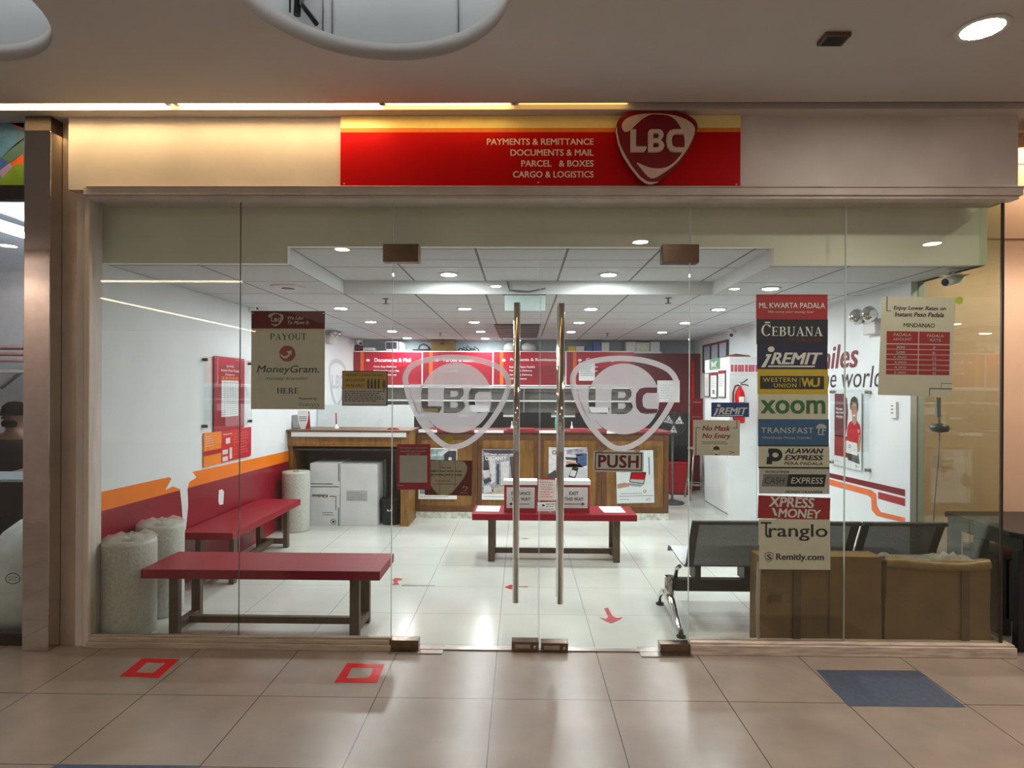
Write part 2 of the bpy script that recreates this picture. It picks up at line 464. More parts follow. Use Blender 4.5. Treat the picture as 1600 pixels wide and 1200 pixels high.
GREYM = mat('grey_enamel', (120, 122, 122), 0.45, noise=0.03)
WOOD = mat('counter_wood', (134, 92, 38), 0.45, noise=0.16, scale=9, stretch=(3, 3, 0.5))
WOODD = mat('dark_wood_trim', (96, 58, 26), 0.42, noise=0.14, scale=9, stretch=(3, 3, 0.5))
LEGW = mat('brown_timber', (84, 66, 48), 0.55, noise=0.12, scale=12, stretch=(3, 3, 0.6))
CARD = mat('brown_cardboard', (116, 90, 48), 0.75, noise=0.08, scale=5)
CARDD = mat('cardboard_tape', (88, 64, 34), 0.45, noise=0.06, scale=5)
PLASTIC = film('thin_clear_plastic', (220, 216, 206), 0.62, 0.4)
WRAP = mat('bubble_wrap', (186, 188, 178), 0.42, noise=0.06, scale=60, bump=0.25)
WRAPD = mat('bubble_wrap_core', (150, 150, 146), 0.5, noise=0.1, scale=20, bump=0.3)
FROST = film('frosted_vinyl', (226, 220, 226), 0.22, 0.5)
PANE = glass('pane_glass', (0.965, 0.985, 0.965), 1.47)
ACRYL = glass('clear_acrylic', (0.97, 0.985, 0.985), 1.4)
WARM = glow('lit_tube_warm', (1.0, 0.70, 0.34), E_TUBE)
WARM2 = glow('lit_tube_amber', (1.0, 0.60, 0.18), E_TUBE * 0.3)
WARM3 = glow('lit_tube_dim', (1.0, 0.56, 0.14), E_TUBE * 0.07)
STRIP = glow('mall_cove_light', (1.0, 0.82, 0.55), 13.0)
LAMP = glow('mall_downlight', (1.0, 0.91, 0.80), 114.0)
SPOT = glow('shop_downlight', (0.93, 0.97, 1.0), E_SHOP)
SHOPTUBE = glow('neighbour_tube', (0.92, 0.97, 1.0), 45.0)
VOIDFILL = glow('void_fill', (0.95, 0.98, 1.0), 14.0)

ZC = 3.21                    # mall ceiling
SC = 2.385                   # shop ceiling
XL, XR, YB = -2.70, 2.84, 6.45
GX = atZ(760, 1199, 0).x     # a joint of the mall floor

# ================================================================ floors
q = MB(); q.box((-13, -14, -0.1), (13, -0.005, 0), tiles('mall_floor_tile', (153, 140, 130), (70, 62, 58), (0.6, 0.6), (GX, 0.0), 0.005, 0.27, noise=0.06, nscale=3.2))
q.box((2.97, -0.005, -0.1), (13, 1.3, 0), q.mats[0]); q.box((-13, -0.005, -0.1), (-2.79, 0.04, 0), q.mats[0])
struct(q.build('floor_mall', keep_world=True), 'beige stone tiled mall walkway in front of the shop', 'floor')
q = MB(); q.box((-2.79, -0.005, -0.1), (2.97, YB, 0), tiles('shop_floor_tile', (208, 210, 202), (164, 162, 152), (0.6, 0.6), (GX, 0.0), 0.005, 0.18, noise=0.03, nscale=2.5, rvar=0.06))
struct(q.build('floor_shop', keep_world=True), 'glossy white tiled floor inside the shop', 'floor')

# ================================================================ mall ceiling with round openings
R0 = 0.575
HOLES = [(-0.62, -1.29), (-2.63, -1.29)]
q = MB()
outer = [(-13, -14), (-5.0, -14), (-5.0, -7.0), (13, -7.0), (13, -0.256), (-13, -0.256)]
vs, fs = fill2d([outer] + [circ(cx, cy, R0, 64) for cx, cy in HOLES])
q.add([(x, y, ZC) for x, y, z in vs], fs, MALLC)
for cx, cy in HOLES:                       # upstand of each opening
    c = circ(cx, cy, R0, 64); n = len(c)
    q.add([(x, y, ZC) for x, y in c] + [(x, y, ZC + 0.085) for x, y in c], [(i, (i + 1) % n, n + (i + 1) % n, n + i) for i in range(n)], MALLC, True)
    d = circ(cx, cy, R0 + 0.02, 64)
    q.add([(x, y, ZC + 0.085) for x, y in c] + [(x, y, ZC + 0.085) for x, y in d], [(i, (i + 1) % n, n + (i + 1) % n, n + i) for i in range(n)], MALLC)
q.box((-13, -0.176, ZC), (2.96, 0.0, ZC + 0.2), MALLC)       # bulkhead over the fascia
q.box((-13, -0.262, ZC), (13, -0.256, ZC + 0.075), MALLC)
q.box((-13, -0.256, ZC + 0.07), (13, -0.176, ZC + 0.075), MALLC)
q.box((2.96, -0.256, ZC + 0.45), (13, 1.3, ZC + 0.5), MALLC)
q.box((2.96, -0.262, ZC), (13, -0.256, ZC + 0.45), MALLC)
struct(q.build('ceiling_mall', keep_world=True), 'flat painted mall ceiling with round cove openings', 'ceiling')
q = MB()
PLEN = mat('plenum_paint', (196, 200, 200), 0.7, noise=0.03, scale=2)
q.box((-4.2, -3.6, 4.15), (1.6, -0.45, 4.2), PLEN); q.box((-4.2, -0.5, ZC + 0.1), (1.6, -0.45, 4.2), PLEN)
q.box((-4.2, -3.6, ZC + 0.1), (1.6, -3.55, 4.2), PLEN); q.box((1.55, -3.6, ZC + 0.1), (1.6, -0.45, 4.2), PLEN); q.box((-4.2, -3.6, ZC + 0.1), (-4.15, -0.45, 4.2), PLEN)
struct(q.build('wall_plenum', keep_world=True), 'pale upper void seen through the round ceiling openings', 'wall')
# pipes and joints in the void
q = MB(); q.tube([atY(468, -60, -0.53), atY(464, 24, -0.53)], 0.018, BLKP); q.tube([atY(474, -10, -0.54), atY(471, 6, -0.54), atY(495, 38, -0.54)], 0.013, BLKP, 8); q.tube([atY(453, -60, -0.53), atY(453, 19, -0.53)], 0.005, BLKP, 6)
tag(q.build('bracket_pipe'), 'black pipe with brace inside the large round ceiling opening', 'pipe')
for k, px in enumerate((504.5, 519, 716.5)):
    q = MB(); q.tube([atY(px, -60, -0.503), atY(px, 60, -0.503)], 0.003, GREYM, 6); tag(q.build('void_rod'), ['thin rod beside the black pipe in the large round opening', 'second thin rod from the black pipe in the large round opening', 'thin rod at the bright end of the large round opening'][k], 'rod', 'thin rods in the round opening')
q = MB(); q.box((-3.6, -0.70, 4.07), (1.2, -0.64, 4.1), VOIDFILL); q.box((-3.6, -0.73, 4.11), (1.2, -0.61, 4.15), WHITE)  # light added out of sight to brighten the round openings
tag(q.build('void_fill_light'), 'added light strip out of view, brightening the void over the mall ceiling', 'light')

# mall beyond the camera: far wall and cove light lines seen only as reflections
boxpart('c', (-13, -5.62, ZC - 0.02), (-4.24, -5.57, ZC - 0.002), STRIP)
tag(C.objects[-1], 'cove light line across the mall ceiling behind the viewer', 'light').name = 'cove_light'
boxpart('c', (-7.65, -13.9, ZC - 0.02), (-7.6, -7.2, ZC - 0.002), STRIP)
tag(C.objects[-1], 'cove light line running away along the mall ceiling', 'light').name = 'cove_light'

boxpart('wall_side', (-9.5, -3.9, 0), (-5.25, -3.7, ZC), mat('pink_plaster', (236, 214, 208), 0.6, noise=0.03)); struct(C.objects[-1], 'pale pink wall of the mall behind the viewer at the left', 'wall')
# ================================================================ fascia, jambs, sills
boxpart('wall_front', (atY(107, 240, -0.075).x, -0.075, 2.775), (2.925, 0.16, ZC), FASCIA)
struct(C.objects[-1], 'plain painted fascia band above the shop glass', 'wall')
q = MB(); xa = atY(131, 296, -0.1).x
q.box((xa, -0.105, 2.737), (2.935, 0.16, 2.785), TRIMW); q.box((xa + 0.02, -0.092, 2.718), (2.92, -0.012, 2.737), TRIMW); q.box((xa + 0.02, -0.115, 2.781), (2.94, -0.07, 2.788), TRIMW)
struct(q.build('trim_1', bevel=0.003), 'stepped moulding under the fascia along the top of the glass', 'trim')
xg = atY(145, 600, 0).x; xj = atY(131, 600, -0.03).x; xp = atY(107, 600, -0.02).x
boxpart('trim_2', (xj, -0.035, 0), (xg, 0.04, 2.742), mat('jamb_paint', (212, 202, 190), 0.4, noise=0.04, scale=3), bevel=0.006)
struct(C.objects[-1], 'off white upright jamb at the left end of the glass', 'trim')
boxpart('wall_pier', (-2.725, -0.012, 0), (xj + 0.01, 0.118, 2.775), FASCIA)
struct(C.objects[-1], 'narrow painted pier beside the left jamb', 'wall')
xs = atY(611, 990, -0.03).x; xr = atY(1078, 1010, -0.03).x
q = MB(); q.box((xg - 0.005, -0.045, 0), (xs, 0.045, 0.036), SILLM); q.box((xg - 0.005, -0.03, 0.036), (xs, 0.035, 0.06), SILLM); q.box((xg - 0.005, -0.016, 0.06), (xs, 0.016, 0.072), SILLM)
struct(q.build('trim_3', bevel=0.003), 'worn sill under the left fixed glass', 'trim')
q = MB(); q.box((xr, -0.05, 0), (2.955, 0.05, 0.062), mat('chipped_white_sill', (206, 190, 178), 0.55, noise=0.17, scale=6, stretch=(1, 6, 9))); q.box((xr, -0.04, 0.062), (2.95, 0.04, 0.075), q.mats[0])
q.box((2.905, 0.05, 0), (2.955, 0.79, 0.07), q.mats[0])
struct(q.build('trim_4', bevel=0.004), 'chipped whitewashed sill under the right fixed glass', 'trim')
boxpart('trim_5', (xs, -0.02, 0), (xr, 0.02, 0.008), STEEL)
struct(C.objects[-1], 'steel threshold strip under the glass doors', 'trim')

# ================================================================ glass front
ZT, ZD = 2.742, 2.372
SIDEP = glass('side_pane_glass', (0.80, 0.85, 0.76), 1.47)
def pane(name, a, b, label, cat='window'):
    return struct(boxpart(name, a, b, SIDEP if name == 'window_6' else PANE), label, cat)
XJ = [xg, atY(375, 600, 0).x, atY(613, 600, 0).x, atY(843.5, 600, 0).x, atY(1077, 600, 0).x, atY(1320, 600, 0).x, atY(1566, 600, 0).x]
pane('window_1', (XJ[0], -0.005, 0.072), (XJ[1] - 0.002, 0.005, ZT), 'clear fixed pane at the left end of the front')
pane('window_2', (XJ[1] + 0.002, -0.005, 0.072), (XJ[2] - 0.002, 0.005, ZT), 'clear fixed pane between the left end pane and the doors')
pane('window_3', (XJ[2] + 0.002, -0.005, ZD + 0.004), (XJ[4] - 0.002, 0.005, ZT), 'clear transom pane over the two doors')
pane('window_4', (XJ[4] + 0.002, -0.005, 0.075), (XJ[5] - 0.002, 0.005, ZT), 'clear fixed pane just right of the doors')
pane('window_5', (XJ[5] + 0.002, -0.005, 0.075), (XJ[6], 0.005, ZT), 'clear fixed pane at the right end of the front')
pane('window_6', (XJ[6] - 0.01, 0.008, 0.07), (XJ[6], 0.79, ZT), 'clear side pane returning round the right corner')
EDGE = film('glass_edge', (104, 122, 112), 0.35, 0.5)
EDGEL = film('glass_edge_light', (226, 236, 232), 0.2, 0.55)
for k, x in enumerate((XJ[1], XJ[2], XJ[5])):
    z0, z1 = (0.072, ZT)
    e = 0.0014 if k == 0 else 0.0022
    o = boxpart('trim_%d' % (6 + k), (x - e, -0.006, z0), (x + e, 0.006, z1), EDGE if k == 0 else EDGEL)
    struct(o, 'thin dark joint between ' + ['the two left panes', 'the left panes and the door', 'the two right panes'][k], 'trim')
o = boxpart('trim_9', (XJ[4] - 0.0022, -0.006, 0.075), (XJ[4] + 0.0022, 0.006, ZT), EDGEL); struct(o, 'thin dark joint between the door and the right panes', 'trim')
o = boxpart('trim_10', (XJ[6] - 0.009, -0.007, 0.075), (XJ[6] + 0.004, 0.007, ZT), mat('dark_corner_bead', (52, 44, 34), 0.4)); struct(o, 'dark corner bead at the right end of the glass', 'trim')

# pick-shaped emblem, in the pixels of the left door
OUT = smooth_loop([(629, 594), (632, 580), (640, 569.5), (655, 561.5), (675, 556.8), (700, 554.2), (722, 554.6), (745, 557.5), (765, 563), (783, 571.5), (794, 583), (798.5, 596), (797, 611), (790, 629), (778, 650), (764, 669), (748, 685), (732, 696), (718, 701.5), (705, 703), (693, 699.5), (680, 690), (667, 677), (655, 662), (643, 640), (634, 618)], 3)
INN = offset_loop(OUT, 8.6)
LET_L = [(658, 603.5), (669, 603.5), (669, 635), (691, 635), (690, 640), (686, 645), (658, 645)]
LET_B = [(693.5, 645), (693.5, 610), (695, 606), (699, 603.5), (716, 603.5), (722, 606), (725, 611), (724, 618), (719, 623), (725, 628), (727, 634), (724, 640), (718, 644), (712, 645)]
LET_B1 = [(704, 611), (714, 611), (716, 614), (715, 618), (712, 620), (704, 620)]
LET_B2 = [(704, 628), (713, 628), (716, 631), (715, 635), (712, 637), (704, 637)]
LET_C = [(765, 603.5), (745, 603.5), (737, 606), (732, 613), (730.5, 624), (733, 636), (739, 643), (748, 645), (763, 645), (767, 637), (748, 636.5), (743, 633), (741.5, 624), (743, 616), (748, 612), (767, 612)]
def emblem_door(parent, dx, dy, Y):
    sh = facade(600, 540, 820, 710, Y)
    sh = Sheet(sh.o + Vector((atY(713 + dx, 620 + dy, Y) - atY(713, 620, Y))), sh.eu, sh.ev, sh.r)
    pr = Print(sh)
    pr.fill(FROST, [OUT, INN], 0)
    disc = circ(713, 621.5, 55.2, 48)
    pr.fill(FROST, [disc, LET_L, LET_B, LET_B1, LET_B2, LET_C], 0)
    pr.fill(FROST, [[(640, 600.5), (661.5, 600.5), (658.6, 610), (657.8, 622), (659, 634), (663.5, 646), (671, 658), (680, 667), (671, 669), (661, 657), (650, 640), (642, 620)]], 0)
    return pr.build('frosted_emblem', parent)

def patch(parent, name, x0, y0, x1, y1, d=0.034):
    a = atY(x0, y0, 0); b = atY(x1, y1, 0)
    q = MB(); q.box((a.x, -d, b.z), (b.x, d, a.z), BRONZE); q.box((a.x + 0.02, -d - 0.004, b.z + 0.006), (b.x - 0.03, -d, b.z + (a.z - b.z) * 0.55), BRONZE)
    return q.build(name, parent, 0.003)
def handle(parent, px, y0, y1):
    a = atY(px, y0, -0.065); b = atY(px, y1, -0.065)
    r = 0.0195
    q = MB()
    for s in (-1, 1):
        q.tube([(a.x, s * 0.065, a.z), (a.x, s * 0.065, b.z)], r, CHROME, 16)
    h = q.build('pull_handle', parent)
    for yy in (522, 886):
        z = atY(px, yy, 0).z
        q = MB(); q.tube([(a.x, -0.05, z), (a.x, 0.05, z)], 0.012, CHROME, 12); q.box((a.x - 0.013 if px > 843 else a.x, -0.018, z - 0.014), (a.x + 0.013 if px < 843 else a.x, -0.006, z + 0.014), CHROME)
        s = q.build('handle_stud', h)
    return h
def door(name, x0, x1, label, hx, hy):
    b = MB(); b.box((x0 + 0.003, -0.006, 0.028), (x1 - 0.003, 0.006, ZD), PANE)
    d = struct(b.build(name), label, 'door')
    return d
D1 = door('door_1', XJ[2], XJ[3], 'left leaf of the glass double door', 0, 0)
D2 = door('door_2', XJ[3], XJ[4], 'right leaf of the glass double door carrying the hanging word sign', 0, 0)
handle(D1, 808, 473, 941); handle(D2, 877.5, 474, 943)
patch(D1, 'pivot_fitting', 610, 997, 655, 1013); patch(D2, 'pivot_fitting', 1030, 1003, 1076, 1020)
def lockbox(parent, x0, y0, x1, y1):
    q = MB(); a = atY(x0, y0, 0); b = atY(x1, y1, 0)
    q.box((a.x, -0.034, b.z), (b.x, 0.034, a.z), BRONZE); q.box((a.x + 0.018, -0.04, b.z + 0.02), (b.x - 0.05, -0.034, a.z - 0.014), STEEL)
    k = q.build('floor_lock', parent, 0.003)
    q = MB(); q.lathe([(0.008, -0.046), (0.011, -0.042), (0.011, -0.034)], (b.x - 0.025, 0, (a.z + b.z) / 2), STEEL, 12, 'Y'); q.build('keyhole', k)
for d_, x_ in ((D1, XJ[3] - 0.0035), (D2, XJ[3] + 0.0035)):
    boxpart('polished_edge', (x_ - 0.001, -0.0062, 0.03), (x_ + 0.001, 0.0062, ZD - 0.002), EDGEL, d_)
lockbox(D1, 799.5, 999, 841.5, 1015); lockbox(D2, 845, 1001, 887, 1017)
emblem_door(D1, 0, 0, 0.0075); emblem_door(D2, 262, 1.8, 0.0075)
for k, (px0, px1, y0, y1) in enumerate(((600, 656, 383, 411), (1033, 1090, 383.5, 412.5))):
    a = atY(px0, y0, 0); b = atY(px1, y1, 0)
    q = MB(); q.box((a.x, -0.036, b.z), (b.x, 0.036, a.z), BRONZE)
    o = q.build('patch_fitting', bevel=0.004)
    tag(o, ['brown metal fitting at the top left corner of the double door', 'brown metal fitting at the top right corner of the double door'][k], 'door fitting', 'door head fittings')
    q = MB(); q.box((a.x + (0.055 if k == 0 else 0.004), -0.039, b.z + 0.004), (b.x - (0.004 if k == 0 else 0.055), -0.036, a.z - 0.048), BRONZE); q.build('cover_plate', o, 0.002)
for k, pts in enumerate((((612, 1010), (694, 1010), (690, 1021.5), (612, 1018)), ((995, 1010), (1076, 1014), (1076, 1026.5), (1003, 1026)))):
    P = [atZ(x, y, 0.004) for x, y in pts]
    x0 = min(p.x for p in P); x1 = max(p.x for p in P); y0 = min(p.y for p in P)
    o = boxpart('floor_plate', (x0, y0, 0.0), (x1, 0.06, 0.006), STEEL, bevel=0.002)
    tag(o, ['flat steel pivot plate on the floor at the left door corner', 'flat steel pivot plate on the floor at the right door corner'][k], 'floor plate', 'pivot floor plates')

# ================================================================ mirror-clad column at the left
a = atY(36, 600, -0.1); b = atY(77.5, 600, -0.1)
q = MB(); q.box((a.x, -0.1, 0), (b.x, 0.06, 3.12), COLUMN); q.box((a.x + 0.001, -0.099, 3.12), (b.x - 0.001, 0.059, ZC), mat('satin_band', (62, 50, 42), 0.6, 0.3))
q.box((b.x, -0.006, 0), (-2.725, 0.118, ZC), mat('satin_cladding', (196, 178, 162), 0.35, 0.6, noise=0.05, scale=6)); o = q.build('pillar', bevel=0.004); struct(o, 'mirror polished steel column left of the shop front', 'pillar')

# ================================================================ shop walls, ceiling, soffit
q = MB()
q.add([(XL, 0.0, 0), (XL, YB, 0), (XL, YB, SC + 0.2), (XL, 0.0, SC + 0.2)], [(0, 1, 2, 3)], WALLW)
q.box((XL - 0.08, 0.12, 0), (XL - 0.001, YB, ZT), WALLW)
YE = atX(452, 715, XL).y
q.quad([(XL + 0.001, 0.0, 0), (XL + 0.001, YE, 0), (XL + 0.001, YE, 0.735), (XL + 0.001, 0.0, 0.79)], MAROON)
q.quad([(XL + 0.001, 0.0, 0.79), (XL + 0.001, YE, 0.735), (XL + 0.001, YE, 0.855), (XL + 0.001, 0.0, 0.915)], ORANGE)
for pl in ([(258, 766), (268, 748), (262, 743), (276, 735), (290, 733), (302, 739), (307, 746), (296, 753), (293, 763), (294, 790), (290.5, 828), (286.5, 828), (284, 790), (281, 764), (270, 760)], [(342, 766), (347, 764.5), (350, 768), (349, 788), (343, 789), (341, 784)]):
    q.add([atX(x, y, XL + 0.002) for x, y in pl], [tuple(range(len(pl)))], WALLW)
struct(q.build('wall_left', keep_world=True), 'left shop wall with a maroon dado and orange stripe', 'wall')
wl = C.objects[-1]
q = MB(); q.box((XR, 0.79, 0), (2.945, YB, ZT), WALLW)
for pl, m in (([(1290, 737.5), (1414, 765), (1414, 775.5), (1290, 744.5)], DKRED), ([(1290, 747), (1362, 766), (1369, 772), (1370, 790), (1376, 800), (1414, 809), (1414, 817), (1370, 806), (1362, 797), (1361, 778), (1356, 774), (1290, 756)], mat('stripe_orange', (222, 110, 60), 0.45)), ([(1372, 768.5), (1414, 779), (1414, 791), (1372, 779)], mat('stripe_red', (160, 30, 40), 0.45))):
    q.add([atX(x, y, XR - 0.002) for x, y in pl], [tuple(range(len(pl)))], m)
wr = struct(q.build('wall_right', keep_world=True), 'right shop wall with slogan lettering and curved stripes', 'wall')
pr = Print(Sheet((XR - 0.001, 2.5, 2.1), (0, -1.6, 0), (0, 0, -0.6), (-2.5, -2.1, -0.9, -1.5)))
pr.text(DKRED, 'smiles', -2.37, -2.0, -1.49, -1.785, 0.02, 0.2)
pr.text(INK, 'the world', -2.19, -1.79, -1.12, -1.615, 0.0, 0.2)
pr.build('wall_lettering', wr)
boxpart('wall_back', (XL, YB, 0), (XR, YB + 0.1, SC + 0.2), mat('back_wall_paint', (176, 186, 192), 0.6, noise=0.03)); struct(C.objects[-1], 'pale grey back wall above the menu boards', 'wall')
q = MB()
ct = tiles('acoustic_tile', (200, 202, 204), (112, 112, 112), (0.6, 0.6), (XL, 0.25), 0.016, 0.8, noise=0.015, nscale=20)
CX0, CX1, CY1, CZ = -1.5, 1.6, 1.44, SC + 0.11
q.quad([(XL, 0.22, SC), (CX0, 0.22, SC), (CX0, YB, SC), (XL, YB, SC)], ct)
q.quad([(CX1, 0.22, SC), (2.945, 0.22, SC), (2.945, YB, SC), (CX1, YB, SC)], ct)
q.quad([(CX0, CY1, SC), (CX1, CY1, SC), (CX1, YB, SC), (CX0, YB, SC)], ct)
q.quad([(CX0, 0.22, CZ), (CX1, 0.22, CZ), (CX1, CY1, CZ), (CX0, CY1, CZ)], ct)
for a, b in (((CX0, 0.22), (CX0, CY1)), ((CX0, CY1), (CX1, CY1)), ((CX1, CY1), (CX1, 0.22))):
    q.quad([(*a, SC), (*b, SC), (*b, CZ), (*a, CZ)], WHITE)
struct(q.build('ceiling_shop', keep_world=True), 'white suspended tile ceiling with a raised coffer near the doors', 'ceiling')
q = MB(); SOF = mat('soffit_paint', (240, 240, 226), 0.6, noise=0.03, scale=2)
q.box((XL, 0.18, SC), (CX0, 0.22, ZT + 0.03), SOF); q.box((CX1, 0.18, SC), (2.935, 0.22, ZT + 0.03), SOF); q.box((CX0, 0.18, CZ), (CX1, 0.22, ZT + 0.03), SOF)
q.box((2.9, 0.22, SC), (2.935, 0.79, ZT + 0.03), SOF)
struct(q.build('wall_soffit', keep_world=True), 'cream drop panel just inside the top of the glass', 'wall')

# outside, right of the shop
q = MB(); q.box((2.95, 1.2, 0), (13, 1.3, ZC + 0.5), mat('mall_wall_panel', (226, 190, 162), 0.5, noise=0.05, scale=1.4))
for z in (2.795, 3.2, 3.39): q.box((2.95, 1.197, z - 0.005), (13, 1.2, z + 0.005), mat('panel_groove', (120, 86, 58), 0.6))
struct(q.build('wall_mall', keep_world=True), 'peach panelled mall wall beyond the right corner', 'wall')

# ================================================================ lamps
def downlight(x, y, z, label, glowm, group, r=0.06, watts=0):
    t = thing('downlight', label, 'downlight', (x, y, z), group)
    q = MB(); q.lathe([(r, -0.0), (r + 0.02, -0.0), (r + 0.022, -0.006), (r, -0.008)], (x, y, z), WHITE, 24); q.build('trim_ring', t)
    q = MB(); q.lathe([(r - 0.002, -0.009), (r * 0.6, -0.0095)], (x, y, z), glowm, 12, smooth=False); q.build('lamp_disc', t)
    if watts:
        ld = bpy.data.lights.new('downlight_beam', 'SPOT'); ld.energy = watts; ld.color = (1.0, 0.86, 0.70); ld.spot_size = 2.3; ld.spot_blend = 0.55; ld.shadow_soft_size = r
        lo = bpy.data.objects.new('downlight_beam', ld); C.objects.link(lo); lo.parent = t; lo.location = (0, 0, -0.02)
    return t
SROW = [2.36, 3.6, 4.8, 5.95]
place = ['nearest the doors', 'second back from the doors', 'third back from the doors', 'farthest back']
first = None
for ci, (x, col) in enumerate(((-1.79, 'left wall row'), (-0.56, 'left middle row'), (0.685, 'right middle row'), (1.94, 'right wall row'))):
    for ri, y in enumerate(SROW):
        if ci >= 2 and ri == 3: continue
        lab = 'lit ceiling downlight in the %s of the shop, %s' % (col, place[ri])
        if first is None: first = downlight(x, y, SC, lab, SPOT, 'lit shop downlights')
        else: dup(first, (x, y, SC), lab)
dup(first, (-0.575, 1.12, CZ), 'lit downlight in the raised ceiling coffer, nearer the left door leaf')
dup(first, (0.685, 1.12, CZ), 'lit downlight in the raised ceiling coffer, nearer the right door leaf')
dup(first, (1.94, 1.09, SC), 'lit downlight over the right seats beside the coffer')
M1 = downlight(2.05, -0.98, ZC, 'round lit downlight in the mall ceiling at the upper right', LAMP, 'mall downlights', 0.085, E_MALL)
for k, (x, y) in enumerate(((-2.09, -3.42), (1.3, -3.04), (4.5, -3.1), (-5.9, -3.25), (-0.4, -6.0), (3.4, -6.2), (4.2, -0.05))):  # far left and side passage lamps are added to brighten walls
    dup(M1, (x, y, ZC if k < 6 else ZC + 0.448), 'mall ceiling downlight out of view, ' + ['left of the doors', 'facing the doors', 'far right', 'far left, placed to brighten the pink wall', 'deep in the walkway', 'deep and right', 'added in the side passage to light the peach wall'][k])
side = C.objects['downlight_beam'].copy(); side.data = side.data.copy(); side.data.energy = 350; side.data.name = 'passage_fill'; side.data.color = (1.0, 0.84, 0.70)  # stronger beam added out of view to brighten the peach wall
last = [o for o in C.objects if o.name.startswith('downlight.') and 'side passage' in o.get('label', '')][0]
for ch in list(last.children):
    if ch.type == 'LIGHT': ch.data = side.data
bpy.data.objects.remove(side)
xs_ = [-4.6, atY(-40, 163, -0.216).x]
cuts = [(-70, 262, WARM, 'warm lit cove tube over the column and the left of the fascia'), (276, 596, WARM, 'warm lit cove tube over the fascia left of the sign'), (599, 802, WARM2, 'amber dimmer cove tube over the sign lettering'), (806, 985, WARM3, 'amber fading cove tube ending over the round emblem')]
for (x0, x1, m, lab) in cuts:
    a = atY(x0, 163, -0.216).x; b = atY(x1, 163, -0.216).x
    t = thing('cove_tube', lab, 'tube light', ((a + b) / 2, -0.216, ZC + 0.03), 'cove tubes over the fascia')
    q = MB(); q.tube([(a + 0.02, -0.216, ZC + 0.028), (b - 0.02, -0.216, ZC + 0.028)], 0.016, m, 10); q.build('tube', t)
    q = MB(); q.box((a, -0.232, ZC + 0.046), (b, -0.2, ZC + 0.069), WHITE)
    for xx in (a, b): q.box((xx - 0.012, -0.23, ZC + 0.012), (xx + 0.012, -0.202, ZC + 0.05), WHITE)
    q.build('batten', t)

# ================================================================ fascia sign
S = facade(532, 180.5, 1157, 293.5, -0.1)
sg = sheet_thing('shop_sign', S, REDS, 'long red sign board with cream top band and round-cornered emblem on the fascia', 'sign', 0.022)
pr = Print(S); pr.rect(CREAM, 532, 180.5, 1157, 200); pr.build('cream_band', sg)
pr = Print(S); pr.rect(ORNG, 532, 200, 1157, 206.5); pr.build('orange_stripe', sg)
pr = Print(S); SGT = mat('sign_lettering', (248, 226, 206), 0.4, noise=0.01)
for body, x0, y0, y1 in (('PAYMENTS & REMITTANCE', 762, 216.5, 226.5), ('DOCUMENTS & MAIL', 799, 233.5, 243.5), ('PARCEL   & BOXES', 816, 250.5, 260.5), ('CARGO & LOGISTICS', 803, 267.5, 277.5)):
    pr.text(SGT, body, x0, y0, 929, y1, 0.022)
for x, y in ((538, 287), (843, 285), (1151, 288), (1151, 186)): pr.part('screw'); pr.fill(PALE, [circ(x, y, 1.2, 10)], 1)
pr.part()
pr.build('lettering', sg)
def px_sign(pts): return [(950 + x * 145 / 1338, 170 + y * 130 / 1200) for x, y in pts]
pick = smooth_loop(px_sign([(110, 330), (130, 240), (200, 160), (320, 105), (480, 75), (680, 65), (900, 90), (1050, 130), (1180, 200), (1245, 275), (1250, 370), (1190, 540), (1090, 720), (960, 890), (800, 1040), (680, 1110), (590, 1130), (520, 1105), (430, 1035), (300, 870), (190, 690), (125, 500)]), 3)
pr = Print(S)
pr.fill(mat('emblem_red', (132, 8, 20), 0.3, noise=0.03), [pick], 2, 0.03)
em = pr.build('emblem_board', sg)
EMW = mat('emblem_white', (226, 196, 178), 0.4, noise=0.02)
pr = Print(S)
lay = 2 + 0.06 / STEP + 1
pr.fill(EMW, [smooth_loop(px_sign([(185, 320), (195, 270), (240, 215), (340, 168), (480, 142), (600, 136), (720, 136), (860, 152), (960, 172), (1080, 215), (1170, 275), (1215, 345), (1205, 440), (1150, 570), (1080, 690), (985, 810), (880, 905), (760, 990), (640, 1052), (560, 1030), (470, 930), (396, 838), (430, 840), (520, 880), (620, 908), (740, 912), (850, 880), (960, 790), (1060, 640), (1066, 470), (1010, 330), (930, 220), (830, 165), (700, 150), (600, 152), (520, 185), (420, 260), (330, 350), (260, 398), (210, 385)]), 3)], lay)
rim_o = px_sign([(105, 320), (98, 400), (130, 570), (200, 740), (300, 900), (430, 1060), (520, 1125), (590, 1140), (700, 1115)])
rim_i = px_sign([(700, 1100), (600, 1108), (540, 1095), (450, 1030), (330, 880), (230, 715), (160, 570), (120, 400), (115, 330)])
pr.fill(EMW, [rim_o + rim_i], lay)
pr.build('emblem_swoosh', em)
pr = Print(S)
def to_sign(pl): return [(982.8 + (x - 658) * (1066 - 982.8 - 1.5) / (767 - 658), 210.7 + (y - 603.5) * 34.5 / 41.5) for x, y in pl]
pr.fill(EMW, [to_sign(LET_L)], lay, 0.009); pr.fill(EMW, [to_sign(LET_B), to_sign(LET_B1), to_sign(LET_B2)], lay, 0.009); pr.fill(EMW, [to_sign(LET_C)], lay, 0.009)
pr.build('emblem_letters', em)

